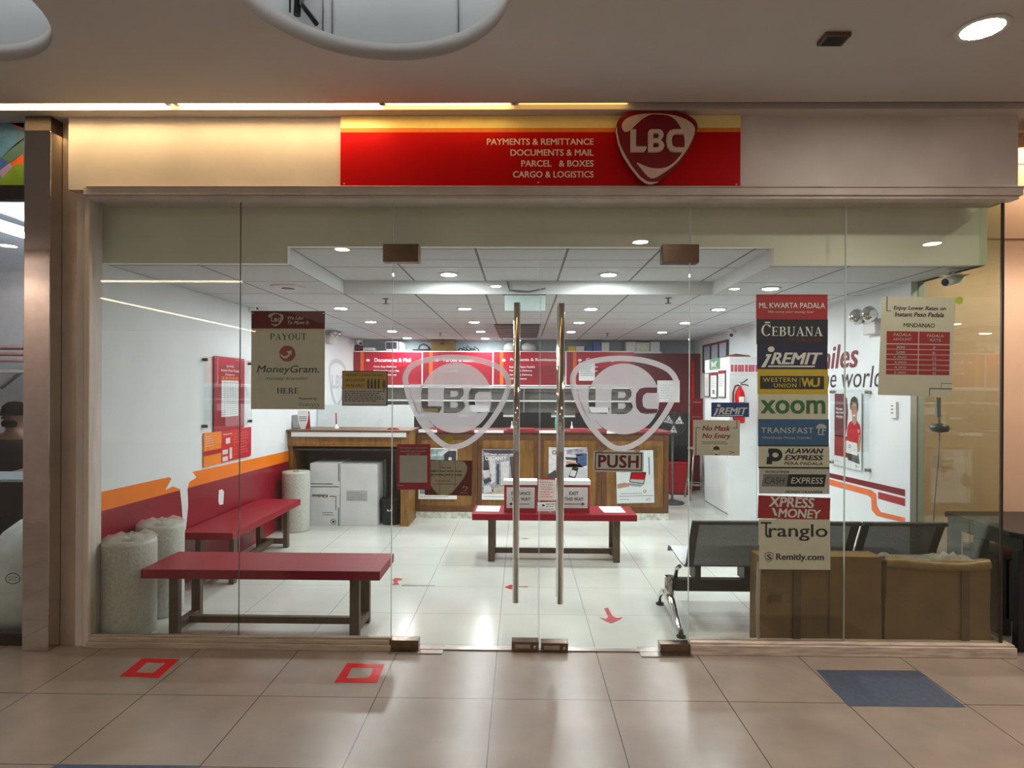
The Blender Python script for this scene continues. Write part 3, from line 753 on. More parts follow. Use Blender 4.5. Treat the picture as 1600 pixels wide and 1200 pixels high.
def mini_emblem(pr, m, cx, cy, w, l=2, letters=True):
    """Small outline version of the round-cornered emblem."""
    s = w / 170.0; pr.part('emblem')
    f = lambda pts: [(cx + (x - 714) * s, cy + (y - 628) * s) for x, y in pts]
    k = len(OUT); a = int(k * 0.02)
    o = f(OUT); i = f(offset_loop(OUT, 20))
    pr.fill(m, [f(smooth_loop([(629, 594), (640, 569), (675, 556), (722, 554), (783, 571), (799, 596), (790, 628), (764, 669), (732, 690), (748, 655), (765, 620), (768, 600), (745, 572), (710, 566), (680, 580), (664, 603), (640, 606)], 2))], l)
    pr.fill(m, [f(smooth_loop([(655, 662), (690, 682), (735, 676), (738, 690), (705, 703), (680, 690)], 2))], l)
    if letters:
        for pl in (LET_L, LET_B, LET_C): pr.fill(m, [[(cx + (x - 712) * s * 1.0, cy + (y - 622) * s) for x, y in pl]], l)
    pr.part()

# ================================================================ papers and stickers behind the glass
# payout poster
S = facade(392.5, 486, 507.5, 639.5)
o = sheet_thing('payout_poster', S, PAPER, 'grey payout poster with a dark red top band behind the left glass', 'poster')
pr = Print(S); pr.rect(DKRED, 392.5, 486, 507.5, 513.5); pr.build('header_band', o)
pr = Print(S); mini_emblem(pr, PALE, 431, 499.5, 24); pr.text(PALE, 'We Like', 449, 494, 473.5, 499.5, 0.03, 0.25); pr.text(PALE, 'To Move It', 449, 501, 482.5, 506.5, 0.03, 0.25)
for x in (395, 505): pr.part('pin'); pr.fill(PAPERW, [circ(x, 489.5, 0.9, 8)], 2)
pr.part()
pr.build('header_lettering', o)
pr = Print(S)
serif(pr, INK, 'PAYOUT', 422, 521, 479, 531); serif(pr, INK, 'HERE', 433, 606, 468, 615)
pr.text(INK, 'MoneyGram.', 401.5, 571, 499, 585.5, 0.012, 0.18); pr.text(INK, 'money transfer', 415, 588.5, 482, 595, -0.004, 0.18)
pr.text(INK, 'Powered by:', 468, 620.5, 496, 625.5, 0.015); serif(pr, INK, 'Cebuana', 468, 629, 499.5, 634.5); pr.lines(GREYP, 482, 636, 499, 638, 1, 0.7)
pr.build('lettering', o)
pr = Print(S); pr.fill(REDP, [circ(449, 552.5, 12.6, 32)], 1)
pr.fill(PAPER, [[(437, 553)] + [(438 + 15 * k / 8, 553 + 7.5 * math.sin(math.pi * (k + 0.6) / 9.5)) for k in range(9)] + [(454, 553), (455.5, 555), (456, 547.5), (447, 549.5), (450.5, 551.5)] + [(451 - 12 * k / 8, 553.5 + 3 * math.sin(math.pi * k / 8)) for k in range(9)]], 2)
pr.build('arrow_emblem', o)

# yellow notice
S = facade(534.5, 579.5, 605.5, 634, 0.008)
o = sheet_thing('queue_notice', S, BLKP, 'yellow and grey counter notice in a dark frame behind the left glass', 'notice', 0.004)
OLIVE = mat('print_mustard', (206, 164, 14), 0.5, noise=0.02)
pr = Print(S); pr.rect(OLIVE, 536, 581, 604, 608, 1); pr.rect(PALE, 536, 608, 604, 632.5, 1); pr.build('printed_panels', o)
pr = Print(S); BRN = mat('print_brown', (96, 54, 16), 0.5)
pr.text(BRN, 'REPORT COUNTER NO', 540, 584, 598, 588, 0.02, 0.2); pr.text(BRN, 'NO LONGER', 539, 592, 570, 596, 0.02, 0.2); pr.text(BRN, 'AVAILABLE', 540, 600, 568, 604.5, 0.02, 0.2)
for k in range(4):
    x = 575.5 + k * 5.4; pr.part('queue_figure'); pr.fill(BLACK, [circ(x, 593, 1.4, 10)], 2); pr.rect(BLACK, x - 1.6, 594.5, x + 1.6, 607, 2)
pr.part('queue_figure'); pr.fill(DKRED, [circ(600, 601, 2.6, 16, 8.4), circ(600, 601, 1.7, 16, 7.4)], 2); pr.fill(BLACK, [circ(600, 596.5, 1.2, 10)], 2); pr.rect(BLACK, 598.9, 598, 601.1, 605.5, 2)
pr.part(); pr.lines(INK, 538, 610, 602, 628, 6, 1.2); pr.build('lettering', o)

# red code card, its printed code left blank
S = facade(620, 694, 672.5, 765, 0.008, 0.006)
o = sheet_thing('code_card', S, PINKR, 'upright red card with a blank pale square near the left door edge', 'card', 0.003)
pr = Print(S); pr.text(PALE, 'We want your reply, friends!', 624, 698.2, 667, 701.8, 0.02); pr.text(PALE, 'Scan this code to submit', 626, 702.8, 666, 706.4, 0.02); pr.text(PALE, 'how we do it!', 635, 707.4, 656, 710.6, 0.02)
mini_emblem(pr, PALE, 621.8, 758.5, 4, letters=False); pr.lines(PALE, 625, 757, 632, 760, 1, 1); pr.build('lettering', o)
pr = Print(S); pr.rect(PALE, 624.5, 711.5, 667.5, 754); pr.build('blank_square', o)

# hanging smile card
S = facade(664, 719, 737.5, 774, 0.016, -0.01)
o = sheet_thing('greeting_card', S, DKRED, 'dark red card with a cream rounded shield hanging partly behind the red code card', 'card', 0.002)
pr = Print(S); pr.fill(mat('print_khaki', (196, 186, 160), 0.5), [smooth_loop([(666, 724), (672, 720.5), (700, 719.6), (722, 720.5), (728.5, 726), (730, 732), (726, 744), (717, 757), (706, 770), (696, 773.4), (686, 772.6), (676, 763), (668, 750), (665, 735)], 3)], 1); pr.build('cream_shield', o)
pr = Print(S); pr.text(BLACK, 'Our joy', 688, 729.5, 705, 732.5, 0.03); pr.text(BLACK, 'begins and ends with', 671, 734.5, 721.5, 738, 0.03); pr.text(BLACK, 'greeting and a smile', 673, 740, 722.5, 744, 0.03)
pr.lines(REDP, 680, 750, 712, 753, 1, 1.1); pr.lines(INK, 677, 755, 717, 757.5, 1, 0.8)
mini_emblem(pr, PALE, 727, 763, 8, letters=False); pr.lines(PALE, 720, 768.5, 735, 770.5, 1, 0.6)
pr.rect(INK, 687, 720, 687.5, 773, 2); pr.rect(INK, 711, 720, 711.5, 773, 2); pr.build('lettering', o)
def suction(px, py, m, r, label, group=None, Y=0.006):
    p = atY(px, py, Y); q = MB()
    q.lathe([(r, 0), (r * 0.92, 0.003), (r * 0.55, 0.009), (r * 0.3, 0.012), (r * 0.28, 0.018)], p, m, 20, 'Y')
    return tag(q.build('suction_cup'), label, 'suction cup', group)
CUPY = mat('yellow_rubber', (216, 216, 60), 0.35, noise=0.03)
suction(701, 686.5, CUPY, 0.026, 'yellow rubber suction cup above the hanging dark red card')
p0 = atY(701, 690, 0.014); p1 = atY(700, 721, 0.014); q = MB(); q.tube([p0, (p0 + p1) / 2 + Vector((0.004, 0, 0)), p1], 0.0016, GREYM, 6)
tag(q.build('hanging_string'), 'thin string from the yellow suction cup to the dark red card', 'string')
suction(1499, 469.5, CUPY, 0.024, 'yellow rubber suction cup at the top right corner of the rate poster')
CUPC = mat('clear_rubber', (196, 170, 152), 0.2, noise=0.03, alpha=0.6)

# word sign hung on the right door
S = facade(927, 704.5, 1005.5, 737.5, 0.014, -0.012)
pts = []
for cx, cy, a in ((931, 708.5, 180), (1001.5, 708.5, 270), (1001.5, 733.5, 0), (931, 733.5, 90)): pts += arc(cx, cy, 4, 4, a, a + 90, 4)
o = sheet_thing('push_sign', S, PAPERW, 'small white word sign with dark red letters hung on the right door', 'sign', 0.004, outline=pts)
pr = Print(S); pr.frame(DKRED, 929.5, 707, 1003, 735, 1.6, 1); pr.build('red_border', o)
pr = Print(S); pr.text(DKRED, 'PUSH', 934.5, 711, 998, 731, 0.035, space=1.08); pr.build('lettering', o)
for k, x in enumerate((938, 996)): suction(x, 702, CUPC, 0.02, ['clear suction cup on the left top of the white word sign', 'clear suction cup on the right top of the white word sign'][k], 'clear suction cups')

# blue remittance sticker, mask notice, red tag
def iremit(pr, x0, y0, x1, y1, m, under=True):
    w, h = x1 - x0, y1 - y0
    f = lambda u, v: (x0 + u * w, y0 + v * h)
    pr.fill(m, [[f(.0, 1.0), f(.07, 1.0), f(.175, .4), f(.085, .4), f(.075, .5), f(.105, .5)]], 2)
    pr.fill(m, [circ(*f(.165, .17), 0.055 * w, 16, 0.13 * h)], 2)
    pr.text(m, 'REMIT', *f(.16, .32), *f(1.0, .86), 0.035, 0.28)
    pr.poly(m, [f(.12, .92), f(.88, .92), f(.87, .99), f(.11, .99)], 2)
S = facade(1111.5, 629, 1170.5, 651.5)
o = sheet_thing('remittance_sticker', S, BLUE, 'small bright blue sticker over the fire extinguisher just right of the doors', 'sticker')
pr = Print(S); iremit(pr, 1114, 630.5, 1168, 650, PAPERW); pr.build('lettering', o)
S = facade(1083.5, 656.5, 1156, 711.5, 0.008, -0.004)
o = sheet_thing('mask_notice', S, PAPER, 'square cream notice about face masks below the bright blue sticker', 'notice')
pr = Print(S); pr.text(REDP, 'No Mask', 1097, 665, 1141, 673, 0.03, 0.22); pr.text(REDP, 'No Entry', 1097, 677, 1142, 687, 0.03, 0.22)
pr.lines(INK, 1097, 689, 1143, 694.5, 2, 0.8, ragged=0.2)
for x0, y0, x1, y1 in ((1087, 668, 1094, 669), (1087, 668, 1088, 711), (1144, 668, 1151.5, 669), (1150.5, 657, 1151.5, 669)): pr.rect(DKRED, x0, y0, x1, y1, 2)
mini_emblem(pr, REDP, 1141, 706.5, 5, letters=False); pr.lines(REDP, 1144, 705, 1153, 708, 1, 1.1); pr.build('lettering', o)
pr = Print(S); pr.fill(SKIN, [circ(1119.5, 704, 4.4, 16, 5)], 1); pr.fill(DKRED, [arc(1119.5, 702.5, 5.2, 5.6, 180, 360, 10)], 2); pr.fill(PAPERW, [arc(1119.5, 704, 4.6, 5.2, 0, 180, 10)], 2); pr.rect(BLACK, 1117.5, 709, 1121.5, 711, 2); pr.build('masked_face', o)
S = facade(1079, 622.5, 1098.5, 656)
o = sheet_thing('warning_tag', S, PINKR, 'small dark red tag standing upright at the right door edge beside the mask notice', 'tag')
pr = Print(S); pr.text(PALE, 'WARNING', 1081, 627.5, 1096, 629.5, 0.03); pr.lines(DKRED, 1083, 634, 1095, 646, 5, 1.0, ragged=0.1); pr.lines(PALE, 1082, 650, 1096, 653, 1, 1); pr.build('lettering', o)

# column of money transfer stickers
G = 'money transfer stickers in a column on the right glass'
def sticker(x0, y0, x1, y1, m, label, tilt=0.0, Y=0.008, skew=None):
    S = facade(x0, y0, x1, y1, Y, tilt)
    o = sheet_thing('transfer_sticker', S, m, label, 'sticker', group=G, outline=skew)
    return o, Print(S)
o, pr = sticker(1181.5, 460, 1293, 499, REDP, 'topmost red sticker of the sticker column on the right glass')
pr.text(PAPERW, 'ML KWARTA PADALA', 1186, 473, 1289, 481.5, 0.006); pr.text(PALE, 'We move your money fast!', 1200, 485.5, 1271, 490, 0.01, 0.15); pr.build('lettering', o)
o, pr = sticker(1182, 499, 1293.5, 538, NIGHT, 'black sticker with large white serif letters, second in the column')
serif(pr, PAPERW, 'Cebuana', 1189, 507, 1285, 525); pr.rect(PAPERW, 1195, 503, 1203, 505, 2); pr.text(DKRED, 'LHUILLIER', 1233, 528, 1285, 534, -0.005); pr.build('lettering', o)
o, pr = sticker(1183, 538, 1293, 577, NAVY, 'dark navy sticker with white slanted letters, third in the column')
iremit(pr, 1189, 540, 1285, 574, PAPERW); pr.build('lettering', o)
o, pr = sticker(1184, 577, 1293.5, 616, YEL, 'yellow sticker with a black bar inside, fourth in the column')
pr.rect(BLACK, 1187.5, 587.5, 1287.5, 608, 1); pr.text(YEL, 'WESTERN', 1192, 590, 1244.5, 597, 0.02, space=1.15); pr.text(YEL, 'UNION', 1209, 599, 1244.5, 605.5, 0.02, space=1.15); pr.rect(YEL, 1249.5, 590, 1250.2, 605, 2); pr.text(YEL, 'W', 1252, 590, 1270, 604.5, 0.04); pr.text(YEL, 'U', 1267, 590, 1281, 604.5, 0.04)
pr.build('lettering', o)
o, pr = sticker(1184.5, 616, 1294, 655, PAPER, 'cream sticker with large green letters, fifth in the column')
pr.text(GREEN, 'xoom', 1188.5, 625, 1289.5, 646.5, 0.025); pr.build('lettering', o)
o, pr = sticker(1184.5, 655, 1295, 697, TEALB, 'steel blue sticker with white lettering in the middle of the column')
pr.text(PALE, 'TRANSFAST', 1189, 668, 1271, 677, 0.012, space=1.1); pr.text(PALE, 'Worldwide Money Transfer', 1191, 682, 1268, 687, 0.0)
pr.fill(PALE, [arc(1283, 671, 9, 9, 200, 340, 12)], 2); pr.text(PALE, 'TF', 1275, 668, 1291, 677, 0.03, 0.1); pr.rect(PALE, 1278, 678, 1288, 679.5, 2)
pr.rect(BLACK, 1184.5, 695.2, 1295, 697.5, 2); pr.build('lettering', o)
o, pr = sticker(1185, 697.5, 1296, 731.5, PAPER, 'cream sticker with a big black initial and black slanted words, below the steel blue one')
pr.fill(BLACK, [[(1197.5, 725.5), (1198.5, 714), (1201.5, 714), (1201.5, 708), (1200, 708), (1200.5, 701)] + arc(1212, 711, 10.5, 10, 270, 360, 8) + arc(1212, 711, 10.5, 10, 0, 90, 8) + [(1206.5, 720.5), (1206.5, 725.5)], circ(1211.5, 711, 5, 16, 4)], 2)
pr.text(BLACK, 'ALAWAN', 1226, 700.5, 1286.5, 708.5, 0.035, 0.25); pr.text(BLACK, 'EXPRESS', 1225.5, 711, 1286.5, 719, 0.035, 0.25); pr.text(INK, 'PERA PADALA', 1226, 721.5, 1286, 726.5, 0.01)
pr.rect(BLACK, 1185, 729.6, 1296, 732, 2); pr.build('lettering', o)
o, pr = sticker(1186, 732, 1296, 771.5, PALE, 'pale sticker with a grey and a black slanted bar, just above the tilted red sticker')
pr.text(INK, 'WORLDWIDE', 1195, 735.5, 1233, 739.5, 0.015); pr.poly(GREYP, [(1193, 741), (1232, 741), (1229, 760.5), (1190, 760.5)], 1); pr.poly(BLACK, [(1232, 741), (1291, 741), (1288, 760.5), (1229, 760.5)], 1)
pr.text(BLACK, 'CASH', 1195, 746, 1226, 756, -0.004, 0.2); pr.text(PAPERW, 'EXPRESS', 1236, 746, 1286, 755.5, 0.0, 0.15); pr.text(INK, 'MONEY TRANSFER', 1227, 766.5, 1285, 771, 0.01, 0.2); pr.build('lettering', o)
o, pr = sticker(1184.5, 776, 1297, 812, REDP, 'red sticker stuck on at a tilt in the lower column', -0.03, 0.011)
pr.text(PAPERW, 'XPRESS', 1201, 777, 1272, 793, 0.03, 0.12); pr.poly(PAPERW, [(1206, 795), (1210, 795), (1215, 807), (1211, 807)], 2); pr.text(PAPERW, 'MONEY', 1216, 795, 1283, 809, 0.03, 0.12); pr.poly(PAPERW, [(1197, 810), (1224, 811), (1224, 811.6)], 2)
pr.build('lettering', o)
o, pr = sticker(1185.5, 811.5, 1297, 851, PAPER, 'pale sticker with thin rounded black letters, second from the bottom of the column', 0, 0.0086)
pr.text(BLACK, 'ranglo', 1201, 819, 1293, 845, 0.012); pr.rect(BLACK, 1188.5, 816, 1205, 818.6, 2); pr.fill(BLACK, [[(1195.5, 817), (1198.5, 817), (1198.5, 834), (1200, 837.5), (1206, 837.5), (1206, 840), (1198, 840), (1195.5, 836)]], 2)
for x in (1247, 1251): pr.fill(REDP, [circ(x, 844, 1.0, 8)], 2)
pr.build('lettering', o)
o, pr = sticker(1186.5, 851, 1297.5, 890, PAPER, 'bottom pale sticker of the column with a small black crest', 0, 0.0092)
pr.text(INK, 'Remitly.com', 1212.5, 865, 1287.5, 878, 0.03)
cr = [(1195, 864.5), (1201.5, 863), (1208, 864.5), (1208, 872), (1206, 876), (1201.5, 878.5), (1197, 876), (1195, 872)]
pr.fill(INK, [cr, offset_loop(cr, 1.0)], 2); pr.text(INK, 'S', 1198, 866.5, 1205.5, 875, 0.03); pr.build('lettering', o)

# rate poster
S = facade(1374, 464, 1490, 618, 0.03, -0.012)
o = sheet_thing('rate_poster', S, PAPER, 'cream rate poster with a dark red table hung inside the right end pane', 'poster', 0.0015, outline=[(1377, 464), (1492, 464.5), (1489.5, 540), (1487.5, 619), (1430, 618.5), (1373, 618), (1375, 540)])
pr = Print(S); pr.text(INK, 'Enjoy Lower Rates on', 1395, 478.5, 1477, 486, 0.035, 0.2); pr.text(INK, 'Instant Peso Padala', 1397, 488, 1474, 495, 0.035, 0.2); pr.text(INK, 'MINDANAO', 1411, 505, 1460, 511.5, 0.02)
for r in ((1384, 464, 1385.3, 487), (1384, 486, 1391, 487), (1453, 606, 1489, 607.3), (1453, 606, 1454.2, 618), (1471, 598, 1489, 598.7), (1471, 598, 1471.7, 606)): pr.rect(INK, *r, 2)
for k, (v, w) in enumerate((('300', '3'), ('500', '8'), ('1,000', '15'), ('3,000', '25'), ('4,000', '30'), ('5,000', '42'))):
    y = 541 + k * 8.0
    pr.text(PALE, v, 1404 - len(v) * 1.3, y, 1410 + len(v) * 1.3, y + 3.6, 0.01, l=3); pr.text(PALE, w, 1457, y, 1459 + 2 * len(w), y + 3.6, 0.01, l=3)
pr.text(PALE, 'PADALA', 1396, 521, 1423, 525.5, 0.0, l=3); pr.text(PALE, 'AMOUNT', 1395, 528.5, 1424, 532.5, 0.0, l=3); pr.text(PALE, 'PADALA', 1448, 522, 1474, 526.5, 0.0, l=3); pr.text(PALE, 'RATE', 1453, 529, 1470, 533, 0.0, l=3)
pr.build('lettering', o)
pr = Print(S)
for x0, x1 in ((1385, 1434.5), (1435.8, 1484)):
    pr.rect(REDP, x0, 518, x1, 537)
    for k in range(6): pr.rect(REDP, x0, 538.6 + k * 8.0, x1, 545.6 + k * 8.0)
pr.build('rate_table', o)

# ================================================================ red benches
def bench():
    t = thing('bench', 'red topped timber bench right behind the left glass', 'bench', (-1.62, 0.28, 0), 'red benches with timber legs')
    cx, cy = -1.62, 0.28
    boxpart('seat', (cx - 0.75, cy - 0.215, 0.392), (cx + 0.75, cy + 0.215, 0.45), REDB, t, 0.004)
    for sx in (-1, 1):
        for sy in (-1, 1):
            x, y = cx + sx * 0.575, cy + sy * 0.135
            boxpart('leg', (x - 0.03, y - 0.022, 0), (x + 0.03, y + 0.022, 0.392), LEGW, t, 0.003)
        boxpart('side_rail', (cx + sx * 0.575 - 0.028, cy - 0.113, 0.04), (cx + sx * 0.575 + 0.028, cy + 0.113, 0.085), LEGW, t, 0.003)
    boxpart('stretcher', (cx - 0.547, cy - 0.02, 0.045), (cx + 0.547, cy + 0.02, 0.09), LEGW, t, 0.003)
    return t
B1 = bench()
dup(B1, (-2.465, 1.80, 0), 'red topped timber bench standing lengthwise along the left wall', rotz=PI / 2)
dup(B1, (0.31, 2.08, 0), 'red topped timber bench in the middle with entrance and exit signs on it')

# papers and signs on the middle bench
def sign_box(x0, x1, name, label, words, arrow):
    a = atY(x0, 797, 1.96); b = atY(x1, 751, 1.96)
    q = MB(); q.box((a.x, 1.96, 0.45), (b.x, 2.1, b.z - 0.035), mat('red_card_box', (150, 24, 44), 0.5, noise=0.05)); q.box((a.x - 0.008, 1.95, b.z - 0.04), (b.x + 0.008, 2.11, b.z), PAPERW)
    o = tag(q.build(name, bevel=0.003), label, 'sign')
    S = facade(x0 + 4, 761.5, x1 - 3, 794, 1.956)
    c = MB(); c.prism([S.p(x, y) for x, y in ((x0 + 4, 761.5), (x1 - 3, 761.5), (x1 - 3, 794), (x0 + 4, 794))], (0, 0.003, 0), PALE); c.build('sign_panel', o)
    pr = Print(S); w = x1 - x0
    for k, wd in enumerate(words):
        tw = len(wd) * 3.75; cx = (x0 + x1) / 2 + 1
        pr.text(INK, wd, cx - tw / 2, 768 + k * 9, cx + tw / 2, 773.5 + k * 9, 0.03)
    pr.rect(INK, x0 + 11, 787, x1 - 11, 788, 2)
    hx = x0 + 10 if arrow < 0 else x1 - 10
    pr.poly(INK, [(hx - 2.5 * arrow, 784.8), (hx - 2.5 * arrow, 790.2), (hx + 2.5 * arrow, 787.5)][::arrow], 2)
    pr.build('lettering', o)
sign_box(787.5, 838.5, 'entrance_sign', 'boxed ENTRANCE THIS WAY sign on the middle red bench', ['ENTRANCE', 'THIS WAY'], -1)
sign_box(870, 921.5, 'exit_sign_box', 'boxed EXIT THIS WAY sign on the middle red bench', ['EXIT', 'THIS WAY'], 1)
S = facade(840.5, 747.5, 867.5, 784, 1.93, -0.02)
o = sheet_thing('notice_holder', S, REDP, 'pale pink notice in a clear stand between the entrance and exit signs', 'notice', 0.004)
pr = Print(S); pr.rect(mat('pink_paper', (232, 206, 200), 0.5), 841, 749.5, 868, 782); pr.build('paper', o)
pr = Print(S); pr.lines(INK, 844, 752, 866, 766, 4, 0.8); pr.lines(REDP, 843, 767, 866, 778, 3, 0.9); pr.build('lettering', o)
q = MB(); p = atY(854, 790, 1.93); q.box((p.x - 0.06, 1.928, 0.45), (p.x + 0.06, 1.945, S.p(854, 784).z), ACRYL); q.box((p.x - 0.06, 1.928, 0.45), (p.x + 0.06, 2.0, 0.455), ACRYL); q.build('stand_foot', o)
S = facade(840, 784.5, 868, 798.5, 1.915, 0.03)
o = sheet_thing('notice_card', S, PAPERW, 'small white card below the pink notice on the middle bench', 'card', 0.003)
pr = Print(S); pr.lines(INK, 853, 786, 869, 793, 2, 1.1); pr.rect(INK, 847, 788, 851, 791, 2); pr.lines(REDP, 843, 794, 868, 797, 1, 0.7); pr.build('lettering', o)
for k, pts in enumerate((((747, 790.5), (782, 790.8), (780, 799.5), (743, 799)), ((935, 791.5), (969, 791.5), (978, 801), (944, 801)))):
    P = [atZ(x, y, 0.4512) for x, y in pts]
    q = MB(); q.prism(P, (0, 0, 0.001), PAPERW)
    o = tag(q.build('printed_sheet'), ['printed white sheet on the left end of the middle red bench', 'printed white sheet on the right end of the middle red bench'][k], 'paper', 'sheets on the middle bench')
    q = MB(); c = sum(P, Vector()) / 4
    for dx, dy, w in ((-0.03, -0.02, 0.03), (0.05, 0.0, 0.02), (0.05, 0.02, 0.02)): q.box((c.x + dx, c.y + dy, 0.4523), (c.x + dx + w, c.y + dy + w * 0.5, 0.4526), INK)
    q.build('print', o)

# ================================================================ wrapped rolls, boxes, bin
def roll(x, y, r, h, label, wrapped=True):
    rnd = random.Random(int(x * 100))
    q = MB(); q.lathe([(r * 0.98, 0), (r, 0.02), (r * 1.01, h * 0.3), (r * 0.99, h * 0.34), (r * 1.0, h * 0.7), (r, h - 0.02), (r * 0.97, h), (r * 0.5, h - 0.004), (r * 0.2, h - 0.006)], (x, y, 0), WRAP, 40, wob=0.008, rnd=rnd)
    o = tag(q.build('wrap_roll'), label, 'roll', 'rolls of packing wrap')
    q = MB(); q.lathe([(r * 0.22, h - 0.005), (r * 0.22, h + 0.004), (r * 0.12, h + 0.004), (r * 0.12, h - 0.02)], (x, y, 0), WRAPD, 16); q.build('core', o)
    if wrapped:
        vs = []; n = 22; rings = 6
        for j in range(rings):
            for k in range(n):
                a = 2 * PI * k / n; rr = r * 1.02 * (1 - j / rings) * (1 + rnd.uniform(-.03, .03))
                vs.append((x + rr * math.cos(a), y + rr * math.sin(a), h + 0.006 + rnd.uniform(0, 0.035) * (1 if 0 < j else 0.2)))
        q = MB(); q.add(vs, [(j * n + k, j * n + (k + 1) % n, (j + 1) * n + (k + 1) % n, (j + 1) * n + k) for j in range(rings - 1) for k in range(n)] + [tuple((rings - 1) * n + k for k in range(n))], PLASTIC, True)
        q.build('plastic_cover', o)
    return o
roll(-2.535, 0.215, 0.158, 0.60, 'big grey wrap roll in plastic right behind the left end of the glass')
roll(-2.535, 0.56, 0.152, 0.625, 'grey wrap roll in plastic standing behind the roll at the glass')
roll(-2.505, 3.12, 0.15, 0.66, 'pale wrap roll beside the white boxes at the counter', False)
BOXW = mat('white_box_card', (212, 214, 214), 0.6, noise=0.03, scale=5)
def shipping_box(x0, x1, y0, y1, h, label, name='shipping_box', m=BOXW):
    q = MB(); q.box((x0, y0, 0.0), (x1, y1, h), m)
    return tag(q.build(name, bevel=0.004), label, 'box')
xa, xb, xc = atY(484, 800, 3.36).x, atY(531.5, 800, 3.36).x, atY(590, 800, 3.36).x
o = shipping_box(xa, xb - 0.006, 3.36, 3.85, 0.72, 'white printed carton upside down under the left counter')
S = facade(484, 723, 531, 822, 3.358)
pr = Print(S)
INKR = mat('print_wine', (96, 26, 40), 0.6)
vs, fs = text2d('Kilobox', 0.03); xs = [v[0] for v in vs]; ys = [v[1] for v in vs]
pr.b.add([S.p(487 + (max(xs) - x) / (max(xs) - min(xs)) * 25, 772.5 + (y - min(ys)) / (max(ys) - min(ys)) * 5, STEP) for x, y, z in vs], fs, INKR)
for r in ((515, 775, 525, 776), (524.5, 775, 525.5, 797), (486, 760, 530, 761), (486, 755.5, 520, 756.5), (528.5, 793, 529.8, 822), (528.5, 724, 529.8, 752)): pr.rect(INK, *r, 1)
pr.fill(INKR, [circ(521, 815, 4.5, 16), circ(521, 815, 3.6, 16)], 1); pr.fill(INKR, [circ(521, 815, 2, 8)], 1); pr.lines(INKR, 504, 799, 526, 806, 2, 0.8); pr.build('printing', o)
o = shipping_box(xb, xc - 0.004, 3.36, 3.83, 0.71, 'plain white carton with a grey label under the left counter')
S = facade(531, 724, 590, 822, 3.358); pr = Print(S); pr.rect(mat('label_grey', (176, 178, 178), 0.6), 541, 766.5, 574, 783); pr.build('paper_label', o)
pr = Print(S); pr.lines(GREYP, 543, 768, 572, 782, 5, 0.8); pr.build('label_lettering', o)
q = MB(); q.box((xc + 0.005, 3.66, 0), (xc + 0.03, 3.85, 0.74), GREYM)
tag(q.build('folded_carton', bevel=0.002), 'grey folded carton standing right of the white cartons', 'carton')
c = atY(608.5, 800, 3.56)
q = MB(); q.lathe([(0.1, 0), (0.102, 0.01), (0.122, 0.3), (0.128, 0.3), (0.128, 0.285), (0.116, 0.285), (0.098, 0.012), (0.02, 0.01)], (-1.517, 3.50, 0), BLKP, 28)
o = tag(q.build('waste_bin'), 'small black waste bin under the left counter', 'bin')
S = facade(605, 796, 611, 799, 3.388); pr = Print(S); pr.rect(PALE, 605, 796, 611, 799); pr.build('paper_label', o)

# ================================================================ counters
YF, YL = 3.81, 3.35
t = thing('side_counter', 'open wooden side counter with white front strip over the cartons', 'counter', (-1.99, 3.6, 0))
XS = -1.285
boxpart('worktop', (XL + 0.003, YL - 0.03, 1.085), (XS + 0.02, 3.95, 1.105), WOODD, t, 0.003)
boxpart('white_strip', (XL + 0.06, YL - 0.022, 1.028), (XS - 0.03, YL + 0.02, 1.085), WHITE, t, 0.002)
boxpart('apron', (XL + 0.003, YL + 0.02, 0.915), (XS - 0.095, YL + 0.05, 1.085), WOOD, t)
boxpart('back_panel', (XL + 0.003, 3.9, 0), (XS, 3.93, 1.085), mat('counter_grey_board', (120, 118, 118), 0.6, noise=0.04), t)  # plain grey board closing the back of the counter
boxpart('side_panel', (XS - 0.095, YL, 0), (XS, 3.9, 1.085), WOOD, t, 0.003)
boxpart('side_panel', (XL + 0.003, YL + 0.05, 0), (XL + 0.05, 3.9, 1.085), WOOD, t, 0.003)
boxpart('shelf', (XL + 0.05, YL + 0.1, 0.86), (XS - 0.095, 3.9, 0.88), mat('grey_shelf_board', (96, 92, 90), 0.5), t)
cuts = [640, 746, 842, 940, 1045]
cx = [XS + 0.003] + [atY(c, 740, YF).x for c in cuts[1:]]
lab = ['wooden counter unit at the left, behind the two red cards', 'wooden counter unit with the grey city poster', 'wooden counter unit behind the exit sign with the phone poster', 'wooden counter unit at the right end with the laptop poster']
MARB = mat('speckled_kick_board', (206, 206, 196), 0.4, noise=0.2, scale=16)
for k in range(4):
    a, b = cx[k], cx[k + 1]
    t = thing('counter_unit', lab[k], 'counter', ((a + b) / 2, YF + 0.25, 0), 'wooden counter units')
    boxpart('cabinet_body', (a + 0.002, YF + 0.012, 0.085), (b - 0.002, YF + 0.5, 1.044), WOOD, t)
    q = MB()
    for r in ((a + 0.002, 0.085, a + 0.06, 1.045), (b - 0.06, 0.085, b - 0.002, 1.045), (a + 0.06, 0.085, b - 0.06, 0.15), (a + 0.06, 0.97, b - 0.06, 1.045)): q.box((r[0], YF - 0.004, r[1]), (r[2], YF + 0.012, r[3]), WOODD)
    q.build('panel_frame', t, 0.003)
    boxpart('kick_board', (a + 0.001, YF + 0.002, 0), (b - 0.001, YF + 0.4, 0.085), MARB, t)
t = thing('long_worktop', 'long dark red counter top with white edge strips behind the glass doors', 'counter top', (0.26, YF + 0.25, 1.046))
boxpart('top_board', (cx[0] + 0.025, YF - 0.03, 1.052), (cx[4] + 0.02, YF + 0.52, 1.082), mat('counter_top_red', (120, 40, 40), 0.35, noise=0.06), t, 0.004)
